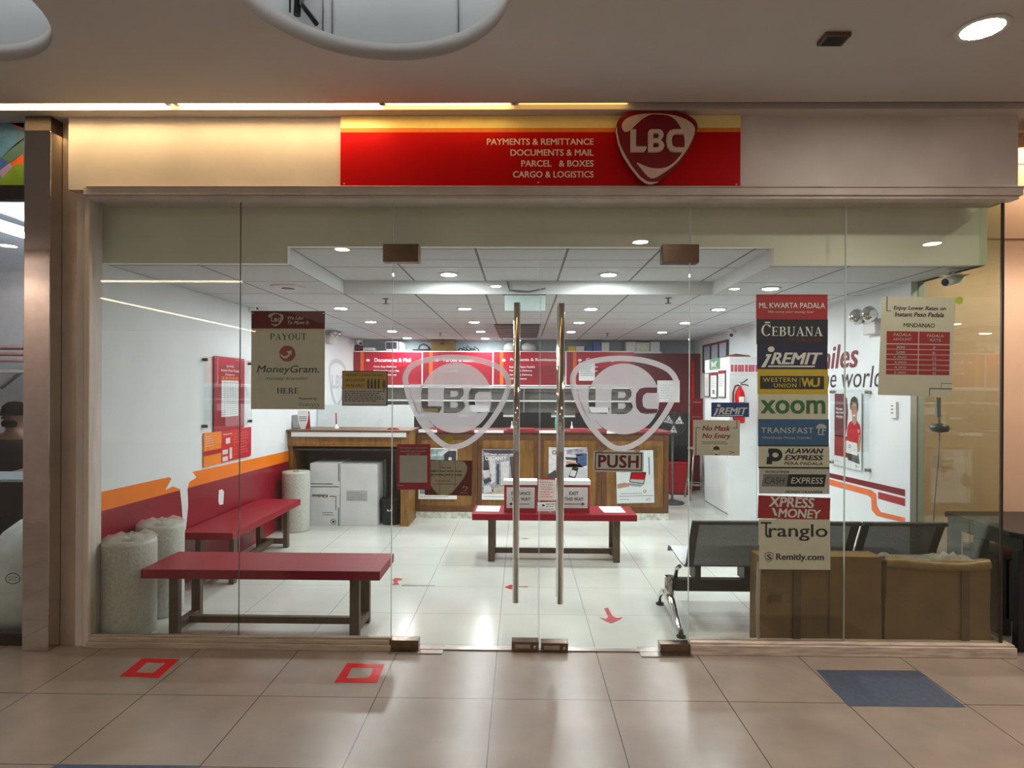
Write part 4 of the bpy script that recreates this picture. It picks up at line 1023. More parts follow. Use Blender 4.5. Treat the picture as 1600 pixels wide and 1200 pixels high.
for x0, x1 in ((654, 683), (741, 787), (842, 878), (948, 962)):
    a = atY(x0, 674, YF - 0.034).x; b = atY(x1, 674, YF - 0.034).x
    boxpart('edge_strip', (a, YF - 0.036, 1.053), (b, YF - 0.03, 1.088), PAPERW, t)

# posters on the counter front
def counter_poster(x0, y0, x1, y1, label, tilt=0.0, m=PAPERW):
    S = facade(x0, y0, x1, y1, YF - 0.012, tilt)
    o = sheet_thing('counter_poster', S, m, label, 'poster', 0.003, 'posters along the counter front')
    return o, Print(S)
PG = mat('photo_grey', (150, 148, 156), 0.5, noise=0.25, scale=22); PGD = mat('photo_dark', (62, 58, 66), 0.5, noise=0.2, scale=18); PGL = mat('photo_light', (206, 204, 208), 0.5, noise=0.08, scale=18)
PT = mat('photo_teal', (130, 160, 160), 0.5, noise=0.15, scale=18); DENIM = mat('photo_denim', (58, 84, 122), 0.5, noise=0.15, scale=20)
o, pr = counter_poster(654, 700, 714, 780, 'counter poster mostly hidden by the two red cards, with a white foot strip')
pr.rect(PT, 656, 701.5, 694, 772, 1); pr.rect(PGD, 694, 704, 713, 772, 1); pr.poly(PGL, [(684, 707), (702, 699.5), (704, 702), (690, 712)], 2); pr.fill(PGL, [circ(703, 717, 3, 12)], 2); pr.text(PAPERW, 'DATE!', 672, 709, 692, 713, 0.02); pr.lines(GREYP, 657, 774, 710, 778, 1, 0.8); pr.build('printed_picture', o)
o, pr = counter_poster(753, 702, 808, 781, 'counter poster with a grey city photograph and white heading')
pr.rect(PG, 753, 702, 808, 771.5, 1)
for pl, m in (([(754, 703), (806, 703), (806, 708), (780, 711), (756, 706)], PGD), ([(756, 712), (762, 716), (765, 734), (755, 735)], PGD), ([(765, 718), (774, 716), (774, 752), (766, 758)], PGL), ([(776, 725), (780, 725), (780, 757), (776, 757)], PGD), ([(782, 722), (795, 720), (795, 756), (783, 758)], PGL), ([(796, 714), (807, 712), (807, 756), (800, 752)], PGD), ([(754, 734), (762, 732), (768, 744), (756, 747)], PGL), ([(755, 750), (766, 746), (768, 752), (757, 757)], PGD), ([(756, 760), (764, 757), (772, 768), (756, 771)], PGL), ([(768, 764), (796, 758), (807, 764), (807, 771), (770, 771)], mat('photo_sand', (186, 166, 152), 0.5, noise=0.1))): pr.poly(m, pl, 2)
pr.text(PAPERW, 'Push doubt, promote with', 757, 708.5, 803, 711.5, 0.02, l=4); pr.text(PAPERW, 'CERTAINTY', 758, 713, 791, 719, 0.03, l=4); pr.lines(GREYP, 756, 774, 800, 778, 1, 0.8); pr.build('printed_picture', o)
o, pr = counter_poster(857, 699, 918, 781, 'counter poster with a denim arm and a phone on grey')
pr.rect(PGL, 857, 699, 918, 781, 1)
for pl, m in (([(884, 703), (918, 699), (918, 706), (906, 712), (886, 710)], PG), ([(900, 710), (917, 708), (917, 727), (908, 730), (900, 722)], DENIM), ([(883, 714), (902, 715), (902, 720), (884, 718)], PGD), ([(884, 720), (902, 722), (912, 730), (884, 730)], SKIN), ([(857, 741), (868, 734), (874, 752), (857, 758)], PGD)): pr.poly(m, pl, 2)
pr.fill(mat('photo_silver', (188, 188, 194), 0.5, noise=0.05), [circ(895, 744, 22, 24, 20)], 2); pr.poly(BLACK, [(895, 729), (904, 731), (899, 747), (888, 745)], 3); pr.poly(PALE, [(893, 734), (901, 736), (898, 745), (890, 743)], 4); pr.fill(BLACK, [circ(866, 707, 3.4, 12), circ(866, 707, 2.2, 12)], 2); pr.text(PAPERW, 'COUNT', 863, 712.5, 884, 717, 0.02, l=3); pr.build('printed_picture', o)
o, pr = counter_poster(963, 704, 1021.5, 786, 'white counter poster with a red laptop screen beside the word sign', 0.03)
LM = mat('photo_laptop', (160, 162, 168), 0.4)
pr.poly(BLACK, [(986, 738), (1010, 738), (1006, 757), (983, 753)], 2); pr.poly(REDS, [(988, 739.5), (1008.5, 739.5), (1006.5, 749.5), (985.5, 748)], 3); pr.poly(PALE, [(985.3, 748.5), (1006.4, 750), (1005, 755.5), (984.3, 752)], 3); pr.poly(LM, [(983, 754), (1006, 757.5), (1000, 761), (972, 757)], 2)
pr.poly(SKIN, [(964, 756), (976, 753.5), (985, 756), (982, 760), (964, 763)], 3); pr.lines(INK, 969, 770, 1004, 772, 1, 0.7, ragged=0.1); pr.fill(REDP, [circ(1007, 768, 2.4, 12), circ(1007, 768, 1.5, 12)], 2); pr.rect(REDP, 966, 774.5, 1020, 775.2, 2); pr.lines(GREYP, 968, 778, 985, 782, 1, 0.8); pr.lines(GREYP, 1008, 778, 1019, 783, 2, 0.9); pr.rect(DENIM, 1014, 715, 1015.4, 742, 2); pr.build('printed_picture', o)
q = MB()
for x in (960, 1027): a = atY(x, 786, YF - 0.02); b = atY(x, 698, YF - 0.02); q.box((a.x - 0.003, YF - 0.022, a.z), (a.x + 0.003, YF - 0.006, b.z), ACRYL)
a = atY(960, 787, YF - 0.02); b = atY(1027, 697, YF - 0.02); q.box((a.x, YF - 0.022, a.z), (b.x, YF - 0.019, b.z), ACRYL)
tag(q.build('poster_pocket'), 'clear acrylic pocket over the white laptop poster', 'holder')

# things on the counters
def on_side(px, Y=3.62): return atY(px, 668, Y).x
x = on_side(473, 3.5)
q = MB(); pl = [(x + u * 0.065, 3.5, 1.105 + v * 0.225) for u, v in ((-.35, 0), (.35, 0), (.8, .35), (1, .75), (.85, .97), (0, 1), (-.85, .97), (-1, .75), (-.8, .35))]
q.prism(pl, (0, 0.014, 0), PAPERW); o = tag(q.build('award_plaque', bevel=0.003), 'white teardrop award plaque on the side counter', 'plaque')
q = MB(); q.prism([(x + 0.03, 3.516, 1.105), (x + 0.085, 3.516, 1.105), (x + 0.07, 3.516, 1.31), (x + 0.05, 3.516, 1.32)], (0, 0.012, 0), REDP); q.build('red_back', o)
q = MB()
for k in range(3): q.box((x - 0.045, 3.4986, 1.2 + k * 0.022), (x + 0.045, 3.4998, 1.207 + k * 0.022), INK)
q.build('lettering', o)
for k in range(2):
    xx = on_side(459, 3.62) + k * 0.028; q = MB(); q.box((-0.011, -0.14, 0), (0.011, 0.14, 0.24), [BLKP, GREYM][k], Matrix.Translation((xx, 3.64, 1.112)) @ Matrix.Rotation(-0.14, 4, 'Y'))
    tag(q.build('binder', bevel=0.002), ['black binder leaning at the left end of the side counter', 'grey binder leaning against the white plaque'][k], 'binder', 'binders on the side counter')
x = on_side(525.5, 3.5); q = MB(); q.lathe([(0.03, 0), (0.03, 0.02), (0.01, 0.04), (0.008, 0.06)], (x, 3.5, 1.105), PAPERW, 16)
o = tag(q.build('pen_stand'), 'small white pen stand with a red pen on the side counter', 'pen stand'); q = MB(); q.tube([(x, 3.5, 1.16), (x - 0.004, 3.5, 1.3)], 0.008, REDP, 8); q.build('pen', o)
x = on_side(592, 3.5); q = MB(); q.lathe([(0.03, 0), (0.03, 0.015), (0.008, 0.03), (0.008, 0.05), (0.032, 0.07), (0.034, 0.1), (0.02, 0.115)], (x, 3.5, 1.105), ACRYL, 18)
tag(q.build('glass_trophy'), 'small clear trophy on the side counter', 'trophy')
x = on_side(612, 3.5); q = MB(); q.prism([(x - 0.06, 3.48, 1.107), (x + 0.1, 3.48, 1.107), (x + 0.07, 3.48, 1.122), (x - 0.02, 3.48, 1.127)], (0, 0.05, 0), REDP); tag(q.build('stapler', bevel=0.004), 'red stapler lying at the right end of the side counter', 'stapler')
p = atY(870.5, 668, 4.1); q = MB(); q.lathe([(0.026, 0), (0.028, 0.01), (0.028, 0.12), (0.012, 0.15), (0.01, 0.17)], (p.x, 4.1, 1.082), mat('green_liquid', (96, 190, 160), 0.2), 18)
o = tag(q.build('sanitizer_bottle'), 'green sanitizer bottle on the long counter behind the right door handle', 'bottle'); q = MB(); q.lathe([(0.012, 0.17), (0.012, 0.19), (0.005, 0.2), (0.005, 0.225)], (p.x, 4.1, 1.082), PAPERW, 12); q.box((p.x - 0.03, 4.094, 1.3), (p.x + 0.008, 4.106, 1.312), PAPERW); q.build('pump', o)
for k, px in enumerate((703, 815, 902, 985)):
    p = atY(px, 672, 3.92); q = MB(); q.box((p.x - [0.2, 0.18, 0.1, 0.3][k], 3.84, 1.0825), (p.x + [0.18, 0.16, 0.12, 0.32][k], 4.1, 1.1), mat('red_desk_pad', (150, 30, 40), 0.4, noise=0.05))
    o = tag(q.build('desk_tray', bevel=0.004), ['red desk tray on the counter behind the left emblem', 'red desk tray on the counter at the left door handle', 'red desk tray on the counter beside the green bottle', 'long red desk tray at the right end of the counter'][k], 'tray', 'red trays on the counter')
    if k in (1, 2): x = p.x - 0.12 if k == 1 else p.x - 0.07; q = MB(); q.lathe([(0.018, 1.1), (0.016, 1.12), (0.005, 1.15), (0.004, 1.19)], (x, 3.9, 0), PAPERW, 12); q.build('pen_holder', o)

# ================================================================ back of the shop
boxpart('low_partition', (XL + 0.004, 4.42, 0), (-1.42, 4.47, 1.37), mat('partition_white', (226, 230, 230), 0.5, noise=0.02)); tag(C.objects[-1], 'low white partition behind the side counter', 'partition')
YM = 6.18
BRD = mat('board_red', (178, 16, 44), 0.35, noise=0.06, scale=2); BRDD = mat('board_red_dark', (140, 12, 34), 0.4, noise=0.05, scale=2); BRO = mat('board_orange', (224, 96, 34), 0.4)
bcuts = [553, 660.5, 771, 885, 992]
heads = [('Documents & Mail', 585, 642), ('Parcels & Boxes', 693, 742), ('Payments & Remittance', 797, 872), ('Cargo & Logistics', 916, 975)]
subs = [['Next Day Delivery', 'Nationwide next day', 'Same Day Delivery'], ['Next Day Delivery', 'Air and sea'], ['Instant Peso Padala', 'Next Day Delivery', 'Same Day Delivery', 'Bills Payment'], ['Air cargo', 'Sea cargo']]
lab = ['red menu board for documents at the left end of the back wall', 'red menu board behind the left frosted emblem', 'red menu board between the two door handles', 'red menu board behind the right frosted emblem']
for k in range(4):
    x0, x1 = bcuts[k], bcuts[k + 1]
    S = facade(x0, 548.5, x1, 603.5, YM)
    o = sheet_thing('menu_board', S, BRD, lab[k], 'menu board', 0.03, 'menu boards across the back wall')
    pr = Print(S); pr.rect(BRDD, x0 + 1, 549.5, x0 + 10, 602, 1); pr.rect(BRO, x0 + 10, 549.5, x0 + 15.5, 602, 1); pr.poly(BRDD, [(x0 + 15.5, 602), (x0 + 15.5, 582), (x1 - 1.5, 566), (x1 - 1.5, 602)], 1); pr.build('stripes', o)
    pr = Print(S); pr.rect(PAPERW, x0, 548.5, x1, 550, 2); pr.rect(PAPERW, x0, 601.6, x1, 603.5, 2); pr.rect(PAPERW, x1 - 1.6, 550, x1, 601.6, 2); pr.build('white_border', o)
    pr = Print(S); h = heads[k]; pr.text(PAPERW, h[0], h[1], 559.5, h[2], 565.5, 0.03)
    pr.fill(PAPERW, [circ(h[1] - 10, 563, 3, 14, 2.2)], 2)
    for j, sb in enumerate(subs[k]): pr.text(PAPERW, sb, h[1] - 1, 571.5 + j * 6.3, h[1] - 1 + len(sb) * 2.1, 575 + j * 6.3, 0.02)
    pr.build('lettering', o)
x0 = atY(560, 620, 6.05).x; x1 = atY(992, 620, 6.05).x
t = thing('wall_shelf', 'grey pigeonhole shelf unit under the menu boards', 'shelf', ((x0 + x1) / 2, 6.25, 1.15))
SHG = mat('shelf_grey', (142, 138, 132), 0.5, noise=0.05)
boxpart('back_panel', (x0, 6.3, 1.15), (x1, 6.32, 1.63), SHG, t)
for z in (1.15, 1.39): boxpart('shelf_board', (x0, 6.0, z), (x1, 6.3, z + 0.022), WHITE, t)
boxpart('shelf_board', (x0, 6.0, 1.6), (x1, 6.17, 1.622), WHITE, t)
for k in range(6):
    x = x0 + (x1 - x0) * k / 5; boxpart('divider', (x - 0.01, 6.01, 1.172), (x + 0.01, 6.3, 1.6), [SHG, REDP, SHG, SHG, REDP, SHG][k], t)
boxpart('back_cabinet', (x0, 5.95, 0), (x1, 6.4, 1.148), mat('black_panel', (30, 28, 30), 0.45, noise=0.04)); tag(C.objects[-1], 'long black back cabinet under the pigeonholes', 'cabinet')
for k, (px, w, m, c, l) in enumerate(((585, 0.3, BLKP, 'printer', 'black printer in the left pigeonhole behind the yellow notice'), (672, 0.26, CARD, 'box', 'brown box in the pigeonhole behind the left emblem'), (748, 0.34, BOXW, 'box', 'white box in the pigeonhole left of the left door handle'), (935, 0.3, BOXW, 'box', 'white box in the pigeonhole behind the right emblem'))):
    p = atY(px, 640, 6.1).x; q = MB(); q.box((p - w / 2, 6.04, 1.172), (p + w / 2, 6.27, 1.172 + [0.12, 0.1, 0.16, 0.14][k]), m); q.box((p - w / 2 + 0.03, 6.02, 1.18), (p + w / 2 - 0.03, 6.04, 1.2), m)
    tag(q.build('shelf_' + c, bevel=0.004), l, c)
# monitors on desks behind the counter
for k, px in enumerate((690, 760, 835, 925, 990)):
    p = atY(px, 660, 4.75); q = MB(); q.box((p.x - 0.23, 4.74, 1.0), (p.x + 0.23, 4.77, 1.27), BLKP); 
    t = tag(q.build('monitor', bevel=0.004), 'black computer monitor back behind the counter, %s from the left' % ['first', 'second', 'third', 'fourth', 'fifth'][k], 'monitor', 'monitors behind the counter')
    q = MB(); q.box((p.x - 0.03, 4.77, 0.78), (p.x + 0.03, 4.8, 1.15), BLKP); q.box((p.x - 0.11, 4.72, 0.765), (p.x + 0.11, 4.88, 0.78), BLKP); q.build('stand', t)
boxpart('desk', (XS, 4.6, 0.73), (1.75, 5.2, 0.765), WOODD); tag(C.objects[-1], 'dark desk top carrying the monitors behind the counter', 'desk')
q = MB()
for x in (XS + 0.05, 0.2, 1.68): q.box((x - 0.02, 4.63, 0), (x + 0.02, 5.17, 0.73), BLKW)
q.build('desk_panel', C.objects['desk'])
# on top of the menu boards
zt = atY(700, 548.5, 6.2).z + 0.002
boxpart('board_ledge', (x0, 6.213, zt - 0.03), (x1, 6.44, zt), WHITE); tag(C.objects[-1], 'white ledge over the menu boards holding stored things', 'ledge')
def top_box(xa, xb, ya, m, name, label, cat, depth=0.18, Y=6.2):
    a = atY(xa, 548, Y).x; b = atY(xb, 548, Y).x; h = atY(xa, ya, Y).z
    q = MB(); q.box((a, Y, zt), (b, Y + depth, h), m); return tag(q.build(name, bevel=0.005), label, cat)
o = top_box(673, 710, 529.5, CARD, 'cardboard_carton', 'brown carton on the ledge over the menu boards', 'box')
S = facade(673, 529.5, 710, 548, 6.199); pr = Print(S); pr.rect(BLACK, 688, 536, 694, 538); pr.rect(CARDD, 690, 529.5, 694, 535); pr.build('printing', o)
top_box(567, 584, 543, PALE, 'paper_stack', 'grey paper pack on the ledge at the left end', 'paper')
q = MB(); a = atY(564, 540, 6.2); q.lathe([(0.1, 0), (0.12, 0.03), (0.1, 0.08), (0.05, 0.1)], (atY(556, 540, 6.28).x, 6.36, zt), DKRED, 18); tag(q.build('cloth_bundle'), 'dark red cloth bundle at the left end of the ledge', 'bundle')
a = atY(600.5, 548, 6.2).x; b = atY(622, 548, 6.2).x; q = MB(); q.box((a, 6.22, zt), (b, 6.4, zt + 0.16), PAPERW); o = tag(q.build('fan_heater', bevel=0.03), 'white rounded machine with a dark mesh face on the ledge', 'machine')
q = MB(); q.box((a + 0.025, 6.212, zt + 0.03), (b - 0.025, 6.222, zt + 0.135), PGD); q.build('mesh_face', o)
for k in range(2): top_box(623.5 + k * 4, 626.8 + k * 4, 534 + k * 2, PAPERW, 'ring_binder', ['white binder beside the white machine on the ledge', 'second white binder from the white machine on the ledge'][k], 'binder')
a = atY(660, 548, 6.25); q = MB(); q.box((a.x - 0.15, 6.2, zt), (a.x + 0.13, 6.4, zt + 0.03), BLKP); q.tube([(a.x - 0.06, 6.25, zt + 0.03), (a.x - 0.04, 6.25, zt + 0.09), (a.x + 0.02, 6.25, zt + 0.11), (a.x + 0.09, 6.25, zt + 0.08), (a.x + 0.12, 6.25, zt + 0.03)], 0.014, BLKP, 8)
tag(q.build('carry_case'), 'black case with a hoop handle left of the brown carton', 'case')
a = atY(730, 548, 6.25); q = MB()
for k in range(5): q.tube([(a.x - 0.14 + k * 0.06, 6.24, zt + 0.01), (a.x - 0.12 + k * 0.06, 6.26, zt + 0.05 + 0.02 * (k % 3)), (a.x - 0.06 + k * 0.06, 6.28, zt + 0.03), (a.x - 0.02 + k * 0.05, 6.3, zt + 0.01)], 0.01, BLKP, 6)
tag(q.build('cable_heap'), 'heap of black cables right of the brown carton', 'cable')
for k, px in enumerate((799, 826)):
    a = atY(px, 548, 6.28); q = MB(); q.lathe([(0.1, 0), (0.125, 0.04), (0.11, 0.1), (0.06, 0.14), (0.01, 0.15)], (a.x, 6.28, zt), mat('white_plastic_bag', (206, 208, 206), 0.4, noise=0.06, bump=0.3), 18, wob=0.05, rnd=random.Random(k)); tag(q.build('plastic_bag'), ['white plastic bag on the ledge left of the left handle', 'white plastic bag on the ledge between the handles'][k], 'bag', 'plastic bags on the ledge')
for xa, xb, ya, m, l in ((888, 899, 541, YEL, 'yellow box on the ledge just right of the right handle'), (900, 913, 541, BOXW, 'low white box next to the yellow box on the ledge'), (914, 926, 541, TEALB, 'blue box on the ledge'), (927, 939, 534, mat('dusk_blue', (76, 92, 150), 0.5), 'tall slate blue box on the ledge'), (940, 952, 535, BOXW, 'white box beside the slate blue box'), (978, 993.5, 534, BOXW, 'left white box of the three at the right end of the ledge'), (994, 1015, 535, mat('striped_pack', (206, 206, 190), 0.5, noise=0.12, scale=20, stretch=(1, 1, 6)), 'striped pack between two white boxes on the ledge'), (1016, 1031, 534, BOXW, 'right white box of the three at the right end of the ledge')):
    a = atY(xa, 548, 6.2).x; b = atY(xb, 548, 6.2).x; top_box(xa, xb, ya, m, 'stored_box', l, 'box', 0.16)
boxpart('ledge_end', (x1 + 0.003, 6.15, zt - 0.03), (XR - 0.6, 6.44, zt), WHITE); tag(C.objects[-1], 'short end piece of the ledge over the dark red partition', 'ledge')
# dark red partition at the right back
boxpart('wall_partition', (x1 + 0.004, 6.1, 0), (XR, 6.14, zt - 0.032), mat('dark_maroon', (92, 10, 26), 0.35, noise=0.08, scale=2)); struct(C.objects[-1], 'dark red partition at the right end of the back wall', 'wall')
S = facade(1027, 594.5, 1062, 628.5, 6.09); o = sheet_thing('wall_paper', S, PAPERW, 'large white paper on the dark red partition', 'paper'); pr = Print(S); pr.lines(PALE, 1031, 600, 1058, 624, 6, 1.0); pr.build('lettering', o)
S = facade(904, 588, 928, 595, 6.14)
S = facade(904.5, 567, 929.5, 595, 6.165); o = sheet_thing('posted_paper', S, PAPERW, 'white paper taped over the right menu board', 'paper'); pr = Print(S); pr.lines(GREYP, 907, 571, 927, 588, 6, 0.8); pr.build('lettering', o)
a = atY(1083, 540, 6.05); q = MB(); q.tube([(a.x, 6.05, 0), (a.x, 6.05, 2.05)], 0.02, REDS, 10); tag(q.build('red_pipe'), 'upright red pipe in front of the dark red partition', 'pipe')
FANG = mat('dark_fan_grey', (64, 64, 68), 0.45)
boxpart('black_panel', (x1 + 0.03, 6.0, 0), (2.66, 6.09, 1.22), BLKP); tag(C.objects[-1], 'thin black panel added in the dark area behind the stool', 'cabinet')  # thin black panel added to darken this area
# electric fan and crate
a = atY(1051, 662, 4.95); q = MB(); q.lathe([(0.17, 0), (0.16, 0.02), (0.03, 0.05), (0.016, 0.06), (0.016, a.z - 0.1)], (a.x, 4.95, 0), FANG, 24)
t = tag(q.build('electric_fan'), 'grey electric stand fan behind the right end of the counter', 'fan')
q = MB(); 
for r in (0.16, 0.12, 0.08): q.tube([(a.x + r * math.cos(k * PI / 14), 4.87, a.z + r * math.sin(k * PI / 14)) for k in range(28)], 0.004, FANG, 5, True)
for k in range(12): q.tube([(a.x, 4.87, a.z), (a.x + 0.16 * math.cos(k * PI / 6), 4.87, a.z + 0.16 * math.sin(k * PI / 6))], 0.003, FANG, 5)
q.build('guard', t); q = MB(); q.lathe([(0.05, -0.06), (0.06, 0.0), (0.05, 0.1)], (a.x, 4.95, a.z), FANG, 16, 'Y'); q.build('motor', t)
for k in range(3):
    q = MB(); an = k * 2 * PI / 3; q.prism([(a.x, 4.885, a.z), (a.x + 0.14 * math.cos(an), 4.88, a.z + 0.14 * math.sin(an)), (a.x + 0.14 * math.cos(an + 0.9), 4.895, a.z + 0.14 * math.sin(an + 0.9))], (0, 0.004, 0), PGL); q.build('blade', t)
a = atZ(1060, 773, 0); a.y = min(a.y, 5.69); q = MB(); q.box((a.x - 0.13, a.y, 0.02), (a.x + 0.16, a.y + 0.27, 0.5), REDP); q.box((a.x - 0.15, a.y - 0.01, 0.46), (a.x + 0.18, a.y + 0.29, 0.5), REDP); q.box((a.x - 0.12, a.y, 0), (a.x + 0.15, a.y + 0.26, 0.02), BLKP)
tag(q.build('storage_crate', bevel=0.006), 'red storage crate on the floor behind the right end of the counter', 'crate')
# tall stool
a = atZ(1084, 776, 0); a.y = min(a.y, 5.3); t = thing('stool', 'tall grey metal stool between the counter and the white cupboard', 'stool', (a.x, a.y, 0))
q = MB(); q.lathe([(0.14, 0.72), (0.15, 0.725), (0.15, 0.75), (0.13, 0.755)], (a.x, a.y, 0), GREYM, 20); q.build('seat', t)
for sx in (-1, 1):
    for sy in (-1, 1): q = MB(); q.tube([(a.x + sx * 0.08, a.y + sy * 0.08, 0.72), (a.x + sx * 0.15, a.y + sy * 0.15, 0)], 0.014, STEEL, 8); q.build('leg', t)
q = MB(); q.tube([(a.x + 0.13 * sx, a.y + 0.13 * sy, 0.22) for sx, sy in ((-1, -1), (1, -1), (1, 1), (-1, 1))], 0.009, STEEL, 6, True); q.build('foot_ring', t)

# ================================================================ white cupboard, extinguisher, notices at the right
XCB, YCB = atY(1139, 700, 3.72).x, 3.72
boxpart('cupboard', (XCB, YCB, 0), (XR - 0.003, 4.71, 1.99), WHITE, None, 0.003)
cb = tag(C.objects[-1], 'tall white cupboard against the right wall behind the seats', 'cupboard')
q = MB(); q.box((XCB - 0.012, YCB + 0.04, 0.1), (XCB, 4.66, 0.84), WHITE); dr = q.build('door', cb, 0.003)
q = MB(); q.box((XCB - 0.004, YCB + 0.02, 0.845), (XCB, 4.69, 0.853), GREYM); q.box((XCB - 0.004, YCB + 0.02, 0.085), (XCB, 4.69, 0.095), GREYM); q.build('dark_gap', cb)
for k, (x0, y0, x1, y1, m, l) in enumerate(((1101.5, 583, 1109, 620, PALE, 'framed notice farthest along the white cupboard side'), (1111, 582, 1121, 622, PAPERW, 'framed notice with a red heading in the middle of the white cupboard side'), (1123, 579, 1134, 621, PAPERW, 'framed notice nearest the front on the white cupboard side'))):
    A = atX(x0, y0, XCB - 0.004); B = atX(x1, y1, XCB - 0.004)
    zt_, zb_ = atX((x0 + x1) / 2, y0, XCB).z, atX((x0 + x1) / 2, y1, XCB).z
    S = Sheet((XCB - 0.012, A.y, zt_), (0, B.y - A.y, 0), (0, 0, zb_ - zt_), (0, 0, 60, 100)); S.n = Vector((-1, 0, 0))
    o = sheet_thing('framed_notice', S, INK, l, 'notice', 0.01, 'framed notices on the white cupboard'); pr = Print(S); pr.rect(m, 4, 3, 56, 97, 1); pr.build('paper', o)
    pr = Print(S)
    if k: pr.rect(REDP, 4, 3, 56, 12, 2)
    pr.lines(GREYP, 10, 18, 50, 60, 6, 2.2); 
    if k == 1: pr.rect(GREYP, 20, 68, 40, 84, 2)
    pr.build('lettering', o)
A = atX(1109, 560, XCB); B = atX(1125, 577, XCB); S = Sheet((XCB - 0.004, A.y, atX(1117, 560, XCB).z), (0, B.y - A.y, 0), (0, 0, atX(1117, 577, XCB).z - atX(1117, 560, XCB).z), (0, 0, 100, 100)); S.n = Vector((-1, 0, 0))
o = sheet_thing('green_sign', S, mat('sign_green', (96, 150, 110), 0.5), 'square green sign near the top of the white cupboard side', 'sign'); pr = Print(S); pr.poly(PALE, [(20, 20), (45, 45), (60, 25), (80, 30), (60, 60), (75, 85), (40, 70), (20, 85)], 1); pr.rect(PALE, 15, 90, 85, 94, 1); pr.build('pictogram', o)
S = facade(1140, 567.5, 1187, 583.5, YCB - 0.004); o = sheet_thing('paper_banner', S, PAPERW, 'red and white printed banner on the white cupboard front', 'banner'); pr = Print(S)
for k in range(8): pr.rect(mat('print_rose', (196, 80, 100), 0.5), 1142 + k * 5.5, 570, 1146 + k * 5.5 + (k % 3) * 0.6, 581, 1)
pr.build('lettering', o)
a = atY(1156, 640, YCB - 0.07); zb = atY(1156, 661, YCB - 0.07).z; zt2 = atY(1156, 606, YCB - 0.07).z; h = zt2 - zb
q = MB(); q.lathe([(0.05, 0), (0.056, 0.012), (0.056, h * 0.78), (0.045, h * 0.9), (0.018, h), (0.016, h + 0.02)], (a.x, YCB - 0.07, zb), REDS, 24)
o = tag(q.build('fire_extinguisher'), 'red fire extinguisher hung on the white cupboard front', 'fire extinguisher')
q = MB(); q.box((a.x - 0.03, YCB - 0.128, zb + h * 0.45), (a.x + 0.03, YCB - 0.123, zb + h * 0.75), PAPERW); q.box((a.x - 0.03, YCB - 0.129, zb + h * 0.45), (a.x + 0.03, YCB - 0.124, zb + h * 0.6), ORNG); q.build('instruction_label', o)
q = MB(); z = zb + h + 0.02; q.lathe([(0.016, 0), (0.02, 0.01), (0.02, 0.035), (0.01, 0.04)], (a.x, YCB - 0.07, z - 0.005), STEEL, 14); q.tube([(a.x - 0.01, YCB - 0.07, z + 0.03), (a.x + 0.05, YCB - 0.07, z + 0.05), (a.x + 0.09, YCB - 0.07, z + 0.085)], 0.007, BLKP, 6); q.tube([(a.x, YCB - 0.07, z + 0.02), (a.x + 0.06, YCB - 0.07, z + 0.02), (a.x + 0.1, YCB - 0.07, z + 0.005)], 0.007, BLKP, 6); q.build('valve_lever', o)
q = MB(); q.tube([(a.x - 0.015, YCB - 0.075, z + 0.015), (a.x - 0.06, YCB - 0.08, z), (a.x - 0.085, YCB - 0.08, z - 0.08), (a.x - 0.08, YCB - 0.08, zb + 0.1), (a.x - 0.07, YCB - 0.08, zb + 0.02)], 0.01, BLKP, 8); q.build('hose', o)
q = MB(); q.box((a.x - 0.02, YCB - 0.03, zb + h * 0.6), (a.x + 0.02, YCB + 0.0003, zb + h * 0.8), STEEL); q.build('wall_bracket', o)
q = MB(); q.prism([(XCB + 0.02, YCB + 0.05, 1.99), (XR - 0.05, YCB + 0.05, 1.99), (XR - 0.08, YCB + 0.05, 2.01), (XCB + 0.1, YCB + 0.05, 2.03)], (0, 0.3, 0), mat('brown_fabric', (110, 64, 60), 0.7)); tag(q.build('folded_cloth', bevel=0.006), 'brown folded cloth on top of the white cupboard', 'cloth')
# transom window with a dark red frame in the right wall, behind the cupboard
t = thing('window_7', 'small high window with a dark red frame over the white cupboard', 'window', (XR - 0.02, 5.3, 1.9)); t['kind'] = 'structure'
for z in (1.85, 2.25): boxpart('frame_rail', (XR - 0.03, 4.75, z), (XR - 0.003, 5.9, z + 0.03), DKRED, t)
for k in range(4): y = 4.75 + k * 0.37; boxpart('frame_bar', (XR - 0.03, y, 1.88), (XR - 0.003, y + 0.035, 2.25), INK, t)
boxpart('pane', (XR - 0.015, 4.78, 1.88), (XR - 0.004, 5.87, 2.25), mat('hazy_glass', (176, 178, 196), 0.15), t)

# ================================================================ left wall
pr = Print(Sheet((XL + 0.001, atX(513, 600, XL).y, 2.02), (0, atX(541, 600, XL).y - atX(513, 600, XL).y, 0), (0, 0, -0.72), (629, 554, 799, 703)))
FADE = mat('faded_mark', (188, 194, 198), 0.5, noise=0.03)
pr.fill(FADE, [OUT, offset_loop(OUT, 14)], 1); pr.fill(FADE, [LET_L], 1); pr.fill(FADE, [LET_B, LET_B1, LET_B2], 1); pr.fill(FADE, [LET_C], 1)
pr.build('faded_emblem', wl)
XF = XL + 0.03
YA, YBB = atX(319, 600, XF).y, atX(394, 600, XF).y
ZA, ZB = atX(319, 556, XF).z, atX(319, 672, XF).z
q = MB(); q.box((XF - 0.004, YA, ZB), (XF, YBB, ZA), ACRYL)
o = tag(q.build('acrylic_holder'), 'clear acrylic poster holder on the left wall', 'poster holder')
for yy in (YA + 0.03, YBB - 0.03):
    for zz in (ZA - 0.03, ZB + 0.03):
        q = MB(); q.lathe([(0.014, -0.026), (0.014, 0.012)], (XF, yy, zz), INK, 12, 'X'); q.build('standoff', o)
